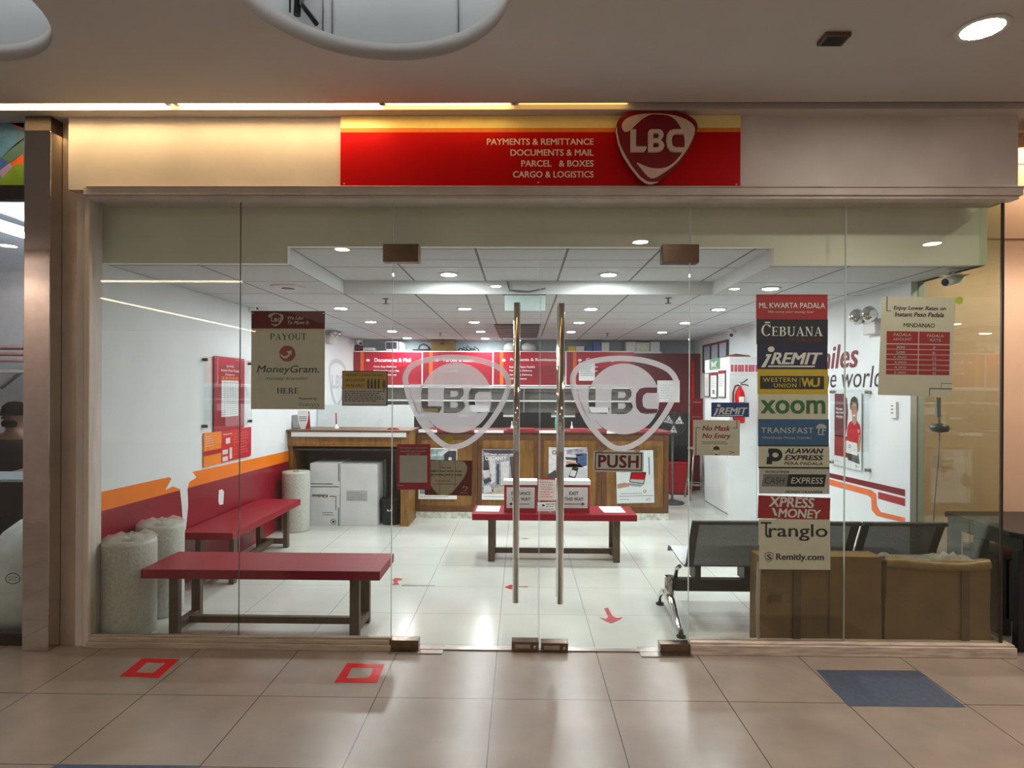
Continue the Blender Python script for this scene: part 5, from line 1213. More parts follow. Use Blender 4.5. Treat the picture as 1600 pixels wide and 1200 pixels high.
def wall_sheet(x0, x1, y0, y1, X, rect=(0, 0, 100, 100), yref=None):
    a = atX(x0, 600, X).y; b = atX(x1, 600, X).y; xr_ = yref or (x0 + x1) / 2
    zt_ = atX(xr_, y0, X).z; zb_ = atX(xr_, y1, X).z
    s = Sheet((X, a, zt_), (0, b - a, 0), (0, 0, zb_ - zt_), rect); s.n = Vector((1 if X < 0 else -1, 0, 0)); return s
S = wall_sheet(335, 382, 556, 674, XF - 0.012, yref=336)
o = sheet_thing('rate_board', S, mat('board_wine', (166, 22, 48), 0.4, noise=0.04), 'tall wine red rate board with a white table in the left clear holder', 'poster', 0.004)
pr = Print(S); pr.rect(PAPERW, 22, 32, 78, 82, 1); pr.build('white_table', o)
pr = Print(S); pr.text(PAPERW, 'RATES', 38, 11, 62, 14, 0.02); pr.text(PAPERW, 'Instant Peso Padala', 20, 16.5, 80, 20, 0.02); pr.text(PAPERW, 'Metro', 34, 22.5, 64, 25.5, 0.01)
for k in range(5): pr.rect(ORNG, 22 + k * 11.5, 27, 31 + k * 11.5, 31, 1)
for k in range(1, 6): pr.rect(GREYP, 22 + k * 9.3, 34, 22.6 + k * 9.3, 81, 2)
for k in range(16): pr.rect(GREYP, 24, 35 + k * 2.9, 76, 35.4 + k * 2.9, 2)
pr.build('lettering', o)
S = wall_sheet(319, 393, 677, 730, XL + 0.012, (0, 0, 90, 28), yref=320)
o = sheet_thing('promo_board', S, ORNG, 'low orange and crimson information board on the left wall above the orange stripe', 'board', 0.008)
pr = Print(S); pr.rect(mat('board_scarlet', (196, 36, 34), 0.45), 30, 0, 62, 28, 1); pr.poly(PINKR, [(62, 0), (90, 0), (90, 25), (86, 28), (62, 28)], 1); pr.poly(REDP, [(0, 15), (30, 15), (30, 19), (0, 19)], 1)
for r in ((38, 7, 46, 12), (32, 17, 42, 21), (32, 23, 42, 27), (45, 16, 50, 26)): pr.rect(PALE, *r, 2)
pr.build('printed_panels', o)
pr = Print(S); pr.lines(PALE, 2, 2, 20, 12, 5, 0.5); pr.lines(ORNG, 53, 3, 61, 24, 8, 0.5); pr.lines(ORNG, 65, 3, 84, 24, 8, 0.5); pr.lines(PALE, 33, 2, 58, 5, 1, 0.7); pr.build('lettering', o)

# ================================================================ right wall
XF = XR - 0.03
YA, YBB = atX(1297, 600, XF).y, atX(1358, 600, XF).y
ZA, ZB = atX(1357, 607, XF).z, atX(1357, 741, XF).z
q = MB(); q.box((XF, YBB, ZB), (XF + 0.004, YA, ZA), ACRYL)
o = tag(q.build('acrylic_holder'), 'clear acrylic poster holder on the right wall under the slogan', 'poster holder')
for yy in (YA - 0.03, YBB + 0.03):
    for zz in (ZA - 0.03, ZB + 0.03):
        q = MB(); q.lathe([(0.014, -0.012), (0.014, 0.026)], (XF, yy, zz), STEEL, 12, 'X'); q.build('standoff', o)
S = wall_sheet(1303.5, 1346, 614, 736, XF + 0.014, (0, 0, 100, 150), yref=1346)
o = sheet_thing('staff_poster', S, PAPERW, 'poster of a man in a red polo shirt holding a white box', 'poster', 0.004)
SLATE = mat('print_plum', (110, 40, 52), 0.5, noise=0.05)
pr = Print(S); pr.poly(SLATE, [(2, 2), (36, 2), (50, 12), (54, 40), (50, 70), (44, 90), (2, 90)], 1); pr.rect(mat('print_brick', (150, 30, 36), 0.5, noise=0.04), 2, 88, 62, 130, 1)
pr.text(PALE, 'You moved me.', 8, 20, 40, 24, 0.0, l=3); 
for k, w in enumerate(('We never', 'stop moving', 'your joy')): pr.text(PAPERW, w, 8, 30 + k * 8, 8 + len(w) * 3.2, 36 + k * 8, 0.03, l=3)
pr.build('printed_panel', o)
pr = Print(S); RED2 = mat('polo_red', (196, 20, 36), 0.5, noise=0.06); HAIR = mat('print_hair', (40, 32, 34), 0.6)
pr.fill(RED2, [smooth_loop([(66, 56), (58, 60), (52, 70), (50, 90), (52, 104), (94, 104), (99, 80), (97, 64), (90, 58), (84, 54)], 3)], 3)
pr.poly(SKIN, [(70, 46), (84, 46), (85, 58), (77, 64), (69, 58)], 4)
pr.fill(SKIN, [smooth_loop([(67, 26), (66, 36), (70, 46), (77, 51), (83, 46), (86, 36), (85, 26), (76, 20)], 3)], 5)
pr.fill(HAIR, [smooth_loop([(64, 34), (62, 22), (66, 12), (76, 7), (86, 11), (90, 22), (88, 36), (86, 30), (84, 22), (74, 20), (68, 24), (66, 32)], 3)], 6)
for x in (72, 81): pr.fill(HAIR, [circ(x, 32, 1.8, 10, 1.1)], 6); pr.rect(HAIR, x - 2.6, 28.3, x + 2.6, 29.3, 6)
pr.poly(mat('print_nose', (170, 112, 92), 0.5), [(76, 33), (78, 33), (79, 40), (75, 40)], 6); pr.fill(PAPERW, [[(72, 43), (82, 43), (80, 46), (74, 46)]], 6)
pr.poly(SKIN, [(93, 80), (99, 82), (97, 112), (88, 116), (86, 108), (91, 104)], 4); pr.poly(SKIN, [(52, 92), (58, 96), (56, 110), (50, 108)], 4)
pr.poly(INK, [(54, 118), (92, 118), (96, 138), (54, 134)], 2)
pr.poly(PAPERW, [(48, 96), (88, 98), (90, 122), (48, 120)], 7); pr.fill(REDP, [circ(62, 106, 4, 14), circ(62, 106, 2.6, 14)], 8)
pr.fill(PAPERW, [circ(92, 74, 3, 12), circ(92, 74, 1.8, 12)], 5)
pr.build('man_figure', o)
pr = Print(S); pr.fill(INK, [circ(84, 143, 2.4, 12), circ(84, 143, 1.4, 12)], 2); pr.lines(GREYP, 88, 141, 97, 145, 1, 1.2); pr.lines(GREYP, 4, 139, 30, 143, 1, 0.8); pr.build('lettering', o)
S = wall_sheet(1390, 1400, 628, 653, XR - 0.018, (0, 0, 40, 100))
o = sheet_thing('switch_plate', S, WHITE, 'white switch plate on the right wall below the rate poster', 'switch', 0.016); pr = Print(S)
for k in range(3): pr.rect(INK, 10, 22 + k * 22, 24, 28 + k * 22, 1)
pr.build('switch_slots', o)
# twin head emergency lights
def emergency(loc, sx, label):
    t = thing('emergency_light', label, 'emergency light', loc, 'twin head emergency lights'); x, y, z = loc
    q = MB(); q.box((x, y - 0.09, z - 0.09), (x + sx * 0.06, y + 0.09, z + 0.03), PALE); q.build('battery_box', t, 0.008)
    for s in (-1, 1):
        q = MB(); q.lathe([(0.03, -0.05), (0.06, -0.01), (0.066, 0.0), (0.06, 0.012), (0.02, 0.018)], (x + sx * 0.1, y + s * 0.09, z + 0.06), CHROME, 20, 'Y'); q.tube([(x + sx * 0.03, y + s * 0.05, z + 0.02), (x + sx * 0.09, y + s * 0.1, z + 0.05)], 0.012, BLKP, 8); q.build('lamp_head', t)
    return t
p = atX(1369, 505, XR); emergency((XR - 0.001, p.y, p.z), -1, 'twin head emergency light on the right wall beside the rate poster')
p = atX(512, 527, XL); emergency((XL + 0.001, p.y, p.z), 1, 'twin head emergency light high on the far left wall')
# cameras
def bullet(p, d, label):
    t = thing('security_camera', label, 'camera', p, 'bullet security cameras'); p = Vector(p); d = Vector(d).normalized()
    q = MB(); q.lathe([(0.03, -0.012), (0.034, 0.0)], p, WHITE, 16); q.build('mount_plate', t)
    c = p + Vector((0, 0, -0.07)) ; q = MB(); q.tube([p + Vector((0, 0, -0.01)), c], 0.01, WHITE, 8); q.build('bracket', t)
    q = MB(); q.tube([c - d * 0.07, c + d * 0.075], 0.029, WHITE, 16); q.box(c + Vector((-0.001, -0.001, 0.028)) - Vector((abs(d.x), abs(d.y), 0)) * 0.08, c + Vector((0.001, 0.001, 0.033)) + Vector((abs(d.x), abs(d.y), 0)) * 0.09, WHITE); q.build('body', t)
    q = MB(); q.tube([c + d * 0.0755, c + d * 0.08], [0.024, 0.022], BLKP, 16); q.build('lens', t)
p = atZ(1489, 421, SC); bullet((p.x, p.y, SC), (-0.9, -0.35, -0.25), 'white bullet security camera under the soffit at the right end')
p = atZ(557, 527, SC); bullet((XL + 0.14, 6.0, SC), (0.5, -0.8, -0.3), 'white bullet security camera in the back left ceiling corner')
bullet((XR - 0.14, atX(1162, 522, XR).y, SC), (-0.5, -0.8, -0.4), 'small bullet security camera at the right wall above the cupboard')
p = atX(391, 481, XL); q = MB(); q.lathe([(0.05, 0), (0.05, 0.02), (0.042, 0.05), (0.02, 0.068), (0.004, 0.07)], (XL, p.y, p.z), WHITE, 20, 'X')
o = tag(q.build('dome_camera'), 'white dome camera on the left wall by the payout poster corner', 'camera'); q = MB(); q.lathe([(0.02, 0.068), (0.014, 0.076), (0.004, 0.08)], (XL, p.y, p.z), BLKP, 14, 'X'); q.build('lens', o)

# ================================================================ ceiling fittings
def sprinkler(px, py, label, g='ceiling sprinklers'):
    p = atZ(px, py, SC - 0.02); p.z = SC; q = MB(); q.lathe([(0.03, 0), (0.028, -0.006), (0.008, -0.008), (0.008, -0.04)][::-1], p, GREYM, 14); q.lathe([(0.004, -0.052), (0.03, -0.05), (0.03, -0.047), (0.006, -0.042)], p, GREYM, 14)
    tag(q.build('sprinkler'), label, 'sprinkler', g)
sprinkler(603, 470, 'grey ceiling sprinkler near the left door leaf'); sprinkler(1044, 469, 'grey ceiling sprinkler near the right door leaf'); sprinkler(688, 522, 'grey ceiling sprinkler far back on the left'); sprinkler(949, 523, 'grey ceiling sprinkler far back on the right')
q = MB(); p = atZ(450, 448, SC); q.lathe([(0.02, -0.012), (0.06, -0.016), (0.1, -0.012), (0.13, -0.006), (0.135, 0)], (p.x, p.y, SC), PALE, 28)
o = tag(q.build('ceiling_speaker'), 'round unlit ceiling fitting at the front left of the shop', 'ceiling fitting'); q = MB(); q.lathe([(0.02, -0.019), (0.05, -0.0175)], (p.x, p.y, SC), GREYM, 20); q.build('grille', o)
a = atZ(772, 506, SC); b = atZ(826, 527, SC); q = MB(); q.box((a.x, a.y, SC - 0.012), (atZ(845, 506, SC).x, b.y, SC - 0.002), mat('dark_grille', (46, 46, 50), 0.5))
for k in range(6): y = a.y + (b.y - a.y) * (k + 0.5) / 6; q.box((a.x + 0.02, y - 0.02, SC - 0.02), (atZ(845, 506, SC).x - 0.02, y + 0.02, SC - 0.012), GREYM)
tag(q.build('air_grille'), 'dark air return grille in the ceiling behind the left door handle', 'air grille')
a = atY(789, 460.5, 1.46); b = atY(852, 486, 1.46)
q = MB(); q.box((a.x, 1.455, b.z), (b.x, 1.475, a.z), mat('exit_plate', (196, 214, 212), 0.25, noise=0.03)); o = tag(q.build('hanging_sign', bevel=0.003), 'pale blank backed sign plate hung from the ceiling coffer', 'sign')
q = MB(); q.box((a.x - 0.02, 1.45, a.z - 0.004), (b.x + 0.005, 1.48, a.z + 0.012), GREYM)
for x in (a.x + 0.03, b.x - 0.03): q.tube([(x, 1.465, a.z), (x, 1.465, SC + 0.0)], 0.006, GREYM, 6)
q.build('hanger', o)
q = MB(); q.tube([(a.x + 0.02, 1.43, SC + 0.1), (a.x + 0.04, 1.42, SC + 0.03), (a.x + 0.2, 1.42, a.z + 0.02), (a.x + 0.34, 1.43, a.z + 0.05)], 0.007, GREYM, 6); q.build('cable', o)
p = atZ(1303, 58, ZC); q = MB(); q.box((p.x - 0.058, p.y - 0.045, ZC - 0.02), (p.x + 0.058, p.y + 0.045, ZC), mat('brown_vent', (96, 76, 62), 0.5)); o = tag(q.build('ceiling_vent', bevel=0.004), 'small square brown fitting in the mall ceiling near the lit downlight', 'ceiling fitting')
q = MB()
for k in range(6): q.box((p.x - 0.045, p.y - 0.034 + k * 0.012, ZC - 0.024), (p.x + 0.045, p.y - 0.028 + k * 0.012, ZC - 0.02), INK)
q.build('grille_slats', o)

# ================================================================ gang seats at the glass, backs to the viewer
SEATM = mat('perforated_steel', (104, 108, 102), 0.5, 0.2, noise=0.1, scale=120, alpha=0.74)
SEATF = mat('seat_frame_dark', (62, 64, 62), 0.4, 0.3, noise=0.05)
t = thing('gang_seat', 'row of three grey perforated metal seats with chrome legs facing into the shop', 'seat row', (1.93, 0.54, 0))
q = MB(); q.box((1.064, 0.5, 0.205), (2.80, 0.57, 0.285), BLKP); q.build('beam', t, 0.004)
SEG = 12
for k in range(3):
    xa = 1.115 + k * 0.55; xb = xa + 0.535
    prof = [(0.945, 0.375), (0.925, 0.415), (0.86, 0.43), (0.7, 0.41), (0.56, 0.395), (0.47, 0.395), (0.425, 0.42), (0.40, 0.47), (0.345, 0.6), (0.29, 0.715), (0.265, 0.742), (0.245, 0.738)]
    def shell(x0, x1, prof, th, m):
        n = len(prof); vs = []
        for x in (x0, x1):
            for (y, z) in prof: vs.append((x, y, z))
        for x in (x0, x1):
            for i, (y, z) in enumerate(prof):
                a_ = prof[max(i - 1, 0)]; b_ = prof[min(i + 1, n - 1)]; ty, tz = b_[0] - a_[0], b_[1] - a_[1]; L = math.hypot(ty, tz)
                vs.append((x, y + tz / L * -th, z + ty / L * th))
        fs = []
        for i in range(n - 1): fs += [(i, i + 1, n + i + 1, n + i), (2 * n + i, 3 * n + i, 3 * n + i + 1, 2 * n + i + 1), (i, 2 * n + i, 2 * n + i + 1, i + 1), (n + i, n + i + 1, 3 * n + i + 1, 3 * n + i)]
        fs += [(0, n, 3 * n, 2 * n), (n - 1, 3 * n - 1, 4 * n - 1, 2 * n - 1)][:1]
        q.add(vs, fs, m, False)
    q = MB(); shell(xa + 0.05, xb - 0.05, prof[5:], 0.006, SEATM); bk = q.build('backrest', t)
    q = MB(); shell(xa, xa + 0.05, prof[5:], 0.014, SEATF); shell(xb - 0.05, xb, prof[5:], 0.014, SEATF); q.box((xa, 0.25, 0.715), (xb, 0.275, 0.742), SEATF); q.build('back_frame', bk, 0.003)
    q = MB(); shell(xa, xb, prof[:6], 0.01, mat('seat_pan_steel', (150, 152, 152), 0.35, 0.7, noise=0.06, scale=90)); q.build('seat_pan', t)
    q = MB()
    for x in (xa + 0.1, xb - 0.1): q.box((x - 0.02, 0.48, 0.285), (x + 0.02, 0.62, 0.392), BLKP)
    q.build('seat_bracket', t)
def leg(x):
    q = MB()
    q.tube([(x, 0.535, 0.30), (x, 0.535, 0.2), (x, 0.535, 0.14)], [0.032, 0.034, 0.034], CHROME, 16)
    q.tube([(x, 0.54, 0.17), (x, 0.62, 0.155), (x, 0.72, 0.13), (x, 0.80, 0.085), (x, 0.83, 0.055)], [0.03, 0.027, 0.024, 0.02, 0.018], CHROME, 12)
    q.tube([(x, 0.53, 0.17), (x, 0.47, 0.145), (x, 0.36, 0.085), (x, 0.26, 0.04), (x, 0.22, 0.03)], [0.03, 0.028, 0.024, 0.02, 0.018], CHROME, 12)
    l = q.build('leg', t)
    for y in (0.83, 0.22):
        q = MB(); q.lathe([(0.028, 0), (0.03, 0.012), (0.012, 0.02), (0.01, 0.05)], (x, y, 0), BLKP, 16); q.build('leveller', l)
leg(1.035); leg(2.74)
for x in (1.075,):
    q = MB(); q.tube([(x, 0.42, 0.40), (x, 0.5, 0.36), (x, 0.53, 0.29)], 0.014, CHROME, 8); q.build('arm_bracket', t)

# ================================================================ brown cartons behind the right glass
def carton(x0, x1, y0, y1, h, label, flare, seed):
    rnd = random.Random(seed); q = MB(); n = 9; rows = 7
    ring = []
    for i in range(n): ring.append((x0 + (x1 - x0) * i / n, y0))
    for i in range(3): ring.append((x1, y0 + (y1 - y0) * i / 3))
    for i in range(n): ring.append((x1 - (x1 - x0) * i / n, y1))
    for i in range(3): ring.append((x0, y1 - (y1 - y0) * i / 3))
    m = len(ring); cx, cy = (x0 + x1) / 2, (y0 + y1) / 2; vs = []
    for r in range(rows):
        f = r / (rows - 1); z = h * f
        for (x, y) in ring:
            e = 0.006 * math.sin(9 * x + 5 * f + seed) * math.sin(PI * f)
            s = 1 + flare * (f - 0.45)
            vs.append((cx + (x - cx) * (s if True else 1), max(0.018, cy + (y - cy) * 1.0 + (e if y < cy else 0)), z + rnd.uniform(-.002, .002) * (r > 0)))
    fs = [(r * m + k, r * m + (k + 1) % m, (r + 1) * m + (k + 1) % m, (r + 1) * m + k) for r in range(rows - 1) for k in range(m)]
    fs += [tuple(range(m))[::-1], tuple((rows - 1) * m + k for k in range(m))]
    q.add(vs, fs, CARD)
    o = tag(q.build('brown_carton'), label, 'box', 'brown cartons behind the right glass')
    return o
a = atY(1184, 1000, 0.05).x; b = atY(1378, 1000, 0.05).x
c1 = carton(a, b - 0.012, 0.035, 0.185, 0.575, 'big brown carton behind the glass under the sticker column', 0.0, 3)
q = MB(); s = a + (b - a) * 0.27; q.box((s, 0.022, 0.02), (s + 0.045, 0.027, 0.55), CARDD); q.box((a + 0.06, 0.022, 0.3), (a + 0.13, 0.027, 0.34), CARDD); q.box((a + (b - a) * 0.555, 0.023, 0.1), (a + (b - a) * 0.565, 0.027, 0.57), CARDD); q.build('tape_strip', c1)
q = MB(); q.tube([(a - 0.004, 0.03, 0.05), (a - 0.012, 0.025, 0.3), (a - 0.002, 0.03, 0.54)], 0.012, PLASTIC, 8); q.build('plastic_edge', c1)
a2 = atY(1381, 1000, 0.05).x; b2 = atY(1545, 1000, 0.05).x
c2 = carton(a2, b2, 0.035, 0.185, 0.53, 'crumpled brown carton at the right end of the glass with torn plastic on top', -0.03, 5)
q = MB(); q.box((a2 + 0.45, 0.021, 0.03), (a2 + 0.5, 0.026, 0.5), CARDD); q.build('tape_strip', c2)
vs = []; rnd = random.Random(9); n = 16; sx = b2 - a2
for j in range(4):
    for k in range(n + 1):
        u = k / n
        vs.append((a2 + 0.0 + u * sx, 0.025 + [0.0, -0.004, 0.02, 0.1][j] + rnd.uniform(0, 0.006), [0.505, 0.535, 0.56, 0.545][j] + 0.012 * math.cos(u * 5) + rnd.uniform(-.005, .005)))
q = MB(); q.add(vs, [(j * (n + 1) + k, j * (n + 1) + k + 1, (j + 1) * (n + 1) + k + 1, (j + 1) * (n + 1) + k) for j in range(3) for k in range(n)], mat('carton_rim', (124, 95, 52), 0.4, noise=0.08), True); q.build('folded_rim', c2)
vs = []; n = 18
for j in range(5):
    for k in range(n + 1):
        u = k / n; hgt = 0.05 if (0.0 < u < 0.16 or 0.5 < u < 0.88) else 0.012
        vs.append((a2 + 0.004 + u * (sx - 0.09), 0.04 + 0.035 * j, 0.54 + rnd.uniform(0, 1) * hgt * math.sin(PI * j / 4) + 0.015))
q = MB(); q.add(vs, [(j * (n + 1) + k, j * (n + 1) + k + 1, (j + 1) * (n + 1) + k + 1, (j + 1) * (n + 1) + k) for j in range(4) for k in range(n)], PLASTIC); q.build('torn_plastic', c2)

# knob and cord hanging inside the side glass
p = atY(1468, 669, 0.42); q = MB(); q.lathe([(0.006, -0.03), (0.05, -0.022), (0.058, 0.0), (0.05, 0.022), (0.012, 0.035)], p, mat('dark_rubber', (54, 58, 54), 0.35), 22)
o = tag(q.build('hanging_weight'), 'dark round weight hanging on a cord inside the right end of the glass', 'weight')
q = MB(); q.tube([atY(1462, 621, 0.42), atY(1466, 640, 0.42), p + Vector((0, 0, 0.03))], 0.005, GREYM, 6); q.tube([p + Vector((0, 0, -0.03)), atY(1466, 720, 0.42), atY(1459, 800, 0.42), atY(1457, 860, 0.42)], 0.004, GREYM, 6); q.build('cord', o)
q = MB(); q.box(atY(1461, 621, 0.43), atY(1470, 652, 0.41), GREYM); q.build('hanger_clip', o)

# ================================================================ dark table outside the right corner
t = thing('side_table', 'black wooden table standing outside the right end of the shop', 'table', (3.6, 0.36, 0))
pts = [(3.02, 0.02), (5.0, 0.02), (5.0, 0.7), (3.08, 0.7)]
q = MB(); q.prism([(x, y, 0.69) for x, y in [(3.1, 0.0), (5.0, -0.02), (5.0, 0.74), (3.06, 0.74), (3.03, 0.7), (3.02, 0.1), (3.05, 0.03)]], (0, 0, 0.035), BLKW); q.build('tabletop', t, 0.006)
q = MB(); q.box((3.05, 0.03, 0.62), (4.9, 0.06, 0.69), BLKW); q.box((3.05, 0.66, 0.62), (4.9, 0.69, 0.69), BLKW); q.box((3.045, 0.03, 0.62), (3.075, 0.69, 0.69), BLKW); q.build('apron', t)
for x, y in ((3.07, 0.07), (3.07, 0.4), (3.07, 0.66), (4.85, 0.07), (4.85, 0.66)): boxpart('leg', (x - 0.035, y - 0.025, 0), (x + 0.035, y + 0.025, 0.62), BLKW, t, 0.003)
q = MB(); q.box((3.13, 0.28, 0.10), (4.75, 0.66, 0.52), BLKW); q.box((3.15, 0.265, 0.12), (3.9, 0.28, 0.5), BLKP); q.box((3.92, 0.265, 0.12), (4.73, 0.28, 0.5), BLKP); cbx = q.build('drawer_case', t)
q = MB()
for z in (0.3, 0.4): q.lathe([(0.012, -0.02), (0.014, 0)], (3.2, 0.265, z), STEEL, 10, 'Y')
q.build('drawer_knob', cbx)
q = MB(); q.box((3.13, 0.3, 0), (3.19, 0.64, 0.10), BLKW); q.box((4.6, 0.3, 0), (4.7, 0.64, 0.10), BLKW); q.build('case_foot', t)
# light line and cap outside the right corner
a = atY(1578, 220, 1.0); q = MB(); q.box((a.x, 0.98, a.z - 0.028), (8, 1.04, a.z + 0.025), glow('side_cove', (1.0, 0.80, 0.52), 22.0)); tag(q.build('cove_light'), 'short bright cove light high on the mall wall at the right edge', 'light')
q = MB(); q.box((a.x, 1.04, a.z + 0.03), (8, 1.2, a.z + 0.05), MALLC); q.box((a.x - 0.1, 0.95, a.z + 0.025), (8, 1.2, a.z + 0.03), MALLC); q.build('cove_shelf', C.objects['cove_light.002'])
q = MB(); b = atY(1600, 188, 0.5); q.prism([(2.96, 0.55, 3.27), (2.96, 0.8, 3.27), (8, -0.5, 3.63), (8, -0.75, 3.63)], (0, 0, 0.03), mat('brown_beam', (112, 72, 40), 0.6, noise=0.05)); struct(q.build('trim_11'), 'brown slanting ceiling beam at the right edge', 'trim')

# ================================================================ marks on the floors
TAPE = mat('red_floor_tape', (206, 22, 30), 0.35, noise=0.06)
def tape_square(o4, i4, label):
    O = [atZ(x, y, 0) for x, y in o4]; I = [atZ(x, y, 0) for x, y in i4]
    q = MB()
    for k in range(4): k2 = (k + 1) % 4; q.prism([p + Vector((0, 0, 0.0006 + 0.0002 * k)) for p in (O[k], O[k2], I[k2], I[k])], (0, 0, 0.0006), TAPE)
    return tag(q.build('floor_tape'), label, 'floor marking', 'red tape squares on the mall floor')
tape_square([(222.5, 1028.7), (281, 1030), (248, 1059.5), (186.5, 1057)], [(230, 1035), (259, 1036), (239, 1052), (212, 1051)], 'red tape square on the mall floor, the left of the two')
tape_square([(542.5, 1036.3), (601, 1038.3), (589, 1067), (522.5, 1066.3)], [(550, 1043), (584, 1043.7), (576, 1060), (541, 1060)], 'red tape square on the mall floor just left of the doors')
MATB = mat('blue_floor_vinyl', (72, 84, 104), 0.5, noise=0.08, scale=30)
for k, (pts, l) in enumerate((([(1275, 1047), (1434, 1048), (1510, 1105.5), (1325, 1103.5)], 'slate blue vinyl panel on the mall floor in front of the right glass'), ([(88, 1194.5), (312, 1196.5), (190, 1300), (-70, 1298)], 'slate blue vinyl panel at the bottom edge of the mall floor'))):
    q = MB(); q.prism([atZ(x, y, 0) + Vector((0, 0, 0.0004)) for x, y in pts], (0, 0, 0.0008), MATB); tag(q.build('floor_vinyl'), l, 'floor marking', 'blue vinyl panels on the mall floor')
ARR = mat('red_floor_arrow', (176, 40, 54), 0.4, noise=0.08)
def floor_poly(name, polys, m, label):
    q = MB()
    for pl in polys:
        q.prism([atZ(x, y, 0) + Vector((0, 0, 0.0004)) for x, y in pl], (0, 0, 0.0006), m)
    return tag(q.build(name), label, 'floor marking')
floor_poly('floor_arrow', [[(944, 951), (950, 949.5), (957, 962.5), (963, 965.5), (973.5, 964.5), (968, 969), (955, 974.4), (944.5, 970), (936.5, 965), (947, 967), (950, 964)]], ARR, 'red arrow sticker on the shop floor inside the right door')
floor_poly('floor_mark', [[(613, 906), (618, 903), (630, 904.5), (626, 907), (621, 907), (622, 911), (624, 914), (612, 914), (616, 910)]], ARR, 'worn red sticker remains on the shop floor beside the left bench')
floor_poly('floor_mark', [[(788, 917.5), (798, 913.5), (803, 914), (805, 921), (797, 921)], [(806, 916.6), (825, 916.2), (825, 917.4), (806, 917.6)]], ARR, 'worn red sticker remains on the shop floor behind the left handle')
floor_poly('floor_mark', [[(627, 914), (634, 913.2), (650, 914.4), (679, 914.6), (680, 915.6), (640, 915.8), (628, 915.6)]], GREYP, 'grey scuff line on the shop floor beside the left bench')
floor_poly('floor_mark', [[(812, 841), (822, 840.5), (827, 842), (820, 843)]], GREYP, 'small grey scuff on the shop floor under the middle bench')

# ================================================================ neighbouring shop at the left edge
xn = atY(36, 600, -0.1).x
NW = mat('neighbour_wall', (214, 218, 226), 0.5, noise=0.03)
q = MB(); q.box((-9, 3.0, 0), (-2.79, 3.05, 2.9), NW); q.box((-2.80, 0.06, 0), (-2.785, 3.0, 2.9), NW); q.box((-9, 0.05, 2.86), (-2.8, 3.0, 2.9), NW)
struct(q.build('wall_neighbour', keep_world=True), 'white walls and ceiling of the neighbouring shop', 'wall')
q = MB(); q.box((-9, 0.04, -0.1), (-2.79, 3.05, 0.0), mat('neighbour_floor', (150, 150, 150), 0.3)); struct(q.build('floor_neighbour', keep_world=True), 'grey floor of the neighbouring shop', 'floor')
zs = [atY(18, y, 0.0).z for y in (180, 290, 312, 988, 1000)]
q = MB(); q.box((-9, 0.0, zs[1]), (xn - 0.002, 0.04, ZC), mat('sign_base_blue', (84, 128, 160), 0.4, noise=0.1, scale=3)); o = tag(q.build('colour_sign'), 'colourful patterned sign of the neighbouring shop at the left edge', 'sign')
S = facade(-60, 168, 37, 290, -0.001); pr = Print(S)
for pl, c in (([(-60, 168), (37, 168), (37, 186), (-60, 190)], (128, 98, 100)), ([(-60, 190), (37, 186), (37, 200), (8, 190), (-60, 205)], (126, 150, 150)), ([(12, 190), (37, 184), (37, 204), (30, 202)], (190, 110, 140)), ([(-60, 225), (37, 206), (37, 218), (2, 246), (-60, 250)], (74, 124, 168)), ([(2, 246), (28, 222), (37, 216), (37, 240), (14, 256)], (78, 112, 104)), ([(16, 256), (37, 240), (37, 258), (28, 255), (20, 260)], (226, 92, 24)), ([(-60, 268), (2, 246), (14, 255), (-2, 268), (-60, 284)], (60, 92, 176)), ([(-2, 268), (16, 254), (20, 260), (4, 278)], (160, 140, 196)), ([(-60, 290), (4, 278), (20, 260), (28, 255), (37, 258), (37, 290)], (120, 156, 50))):
    pr.poly(mat('sign_patch_%d_%d_%d' % c, c, 0.4, noise=0.06), pl, 1)
pr.build('coloured_pattern', o)
boxpart('trim_12', (-9, -0.01, zs[2]), (xn - 0.002, 0.05, zs[1]), BLKP); struct(C.objects[-1], 'black band under the colourful neighbouring sign', 'trim')
struct(boxpart('window_8', (-9, 0.005, zs[3]), (xn - 0.002, 0.015, zs[2]), PANE), 'glass front of the neighbouring shop', 'window')
struct(boxpart('trim_13', (-9, -0.02, 0), (xn - 0.002, 0.04, zs[3]), mat('dark_sill', (58, 50, 44), 0.4)), 'dark sill under the neighbouring glass', 'trim')
for k, (x0, y0, x1, y1) in enumerate(((-60, 300, 40, 352), (-60, 418, 40, 440))):
    A = atY(x0, y0, 1.2); B = atY(x1, y1, 2.2)
    q = MB(); d_ = (Vector((-3.3 - k * 0.6, 0.4, 2.77)), Vector((-3.3 - k * 0.6, 2.6, 2.77))); q.tube(d_, 0.02, SHOPTUBE, 8)
    o = tag(q.build('tube_light'), ['ceiling tube light of the neighbouring shop nearer the column', 'ceiling tube light of the neighbouring shop farther left'][k], 'light', 'tube lights next door'); q = MB(); q.box(d_[0] + Vector((-0.03, -0.02, 0.02)), d_[1] + Vector((0.03, 0.02, 0.06)), WHITE); q.build('batten', o)
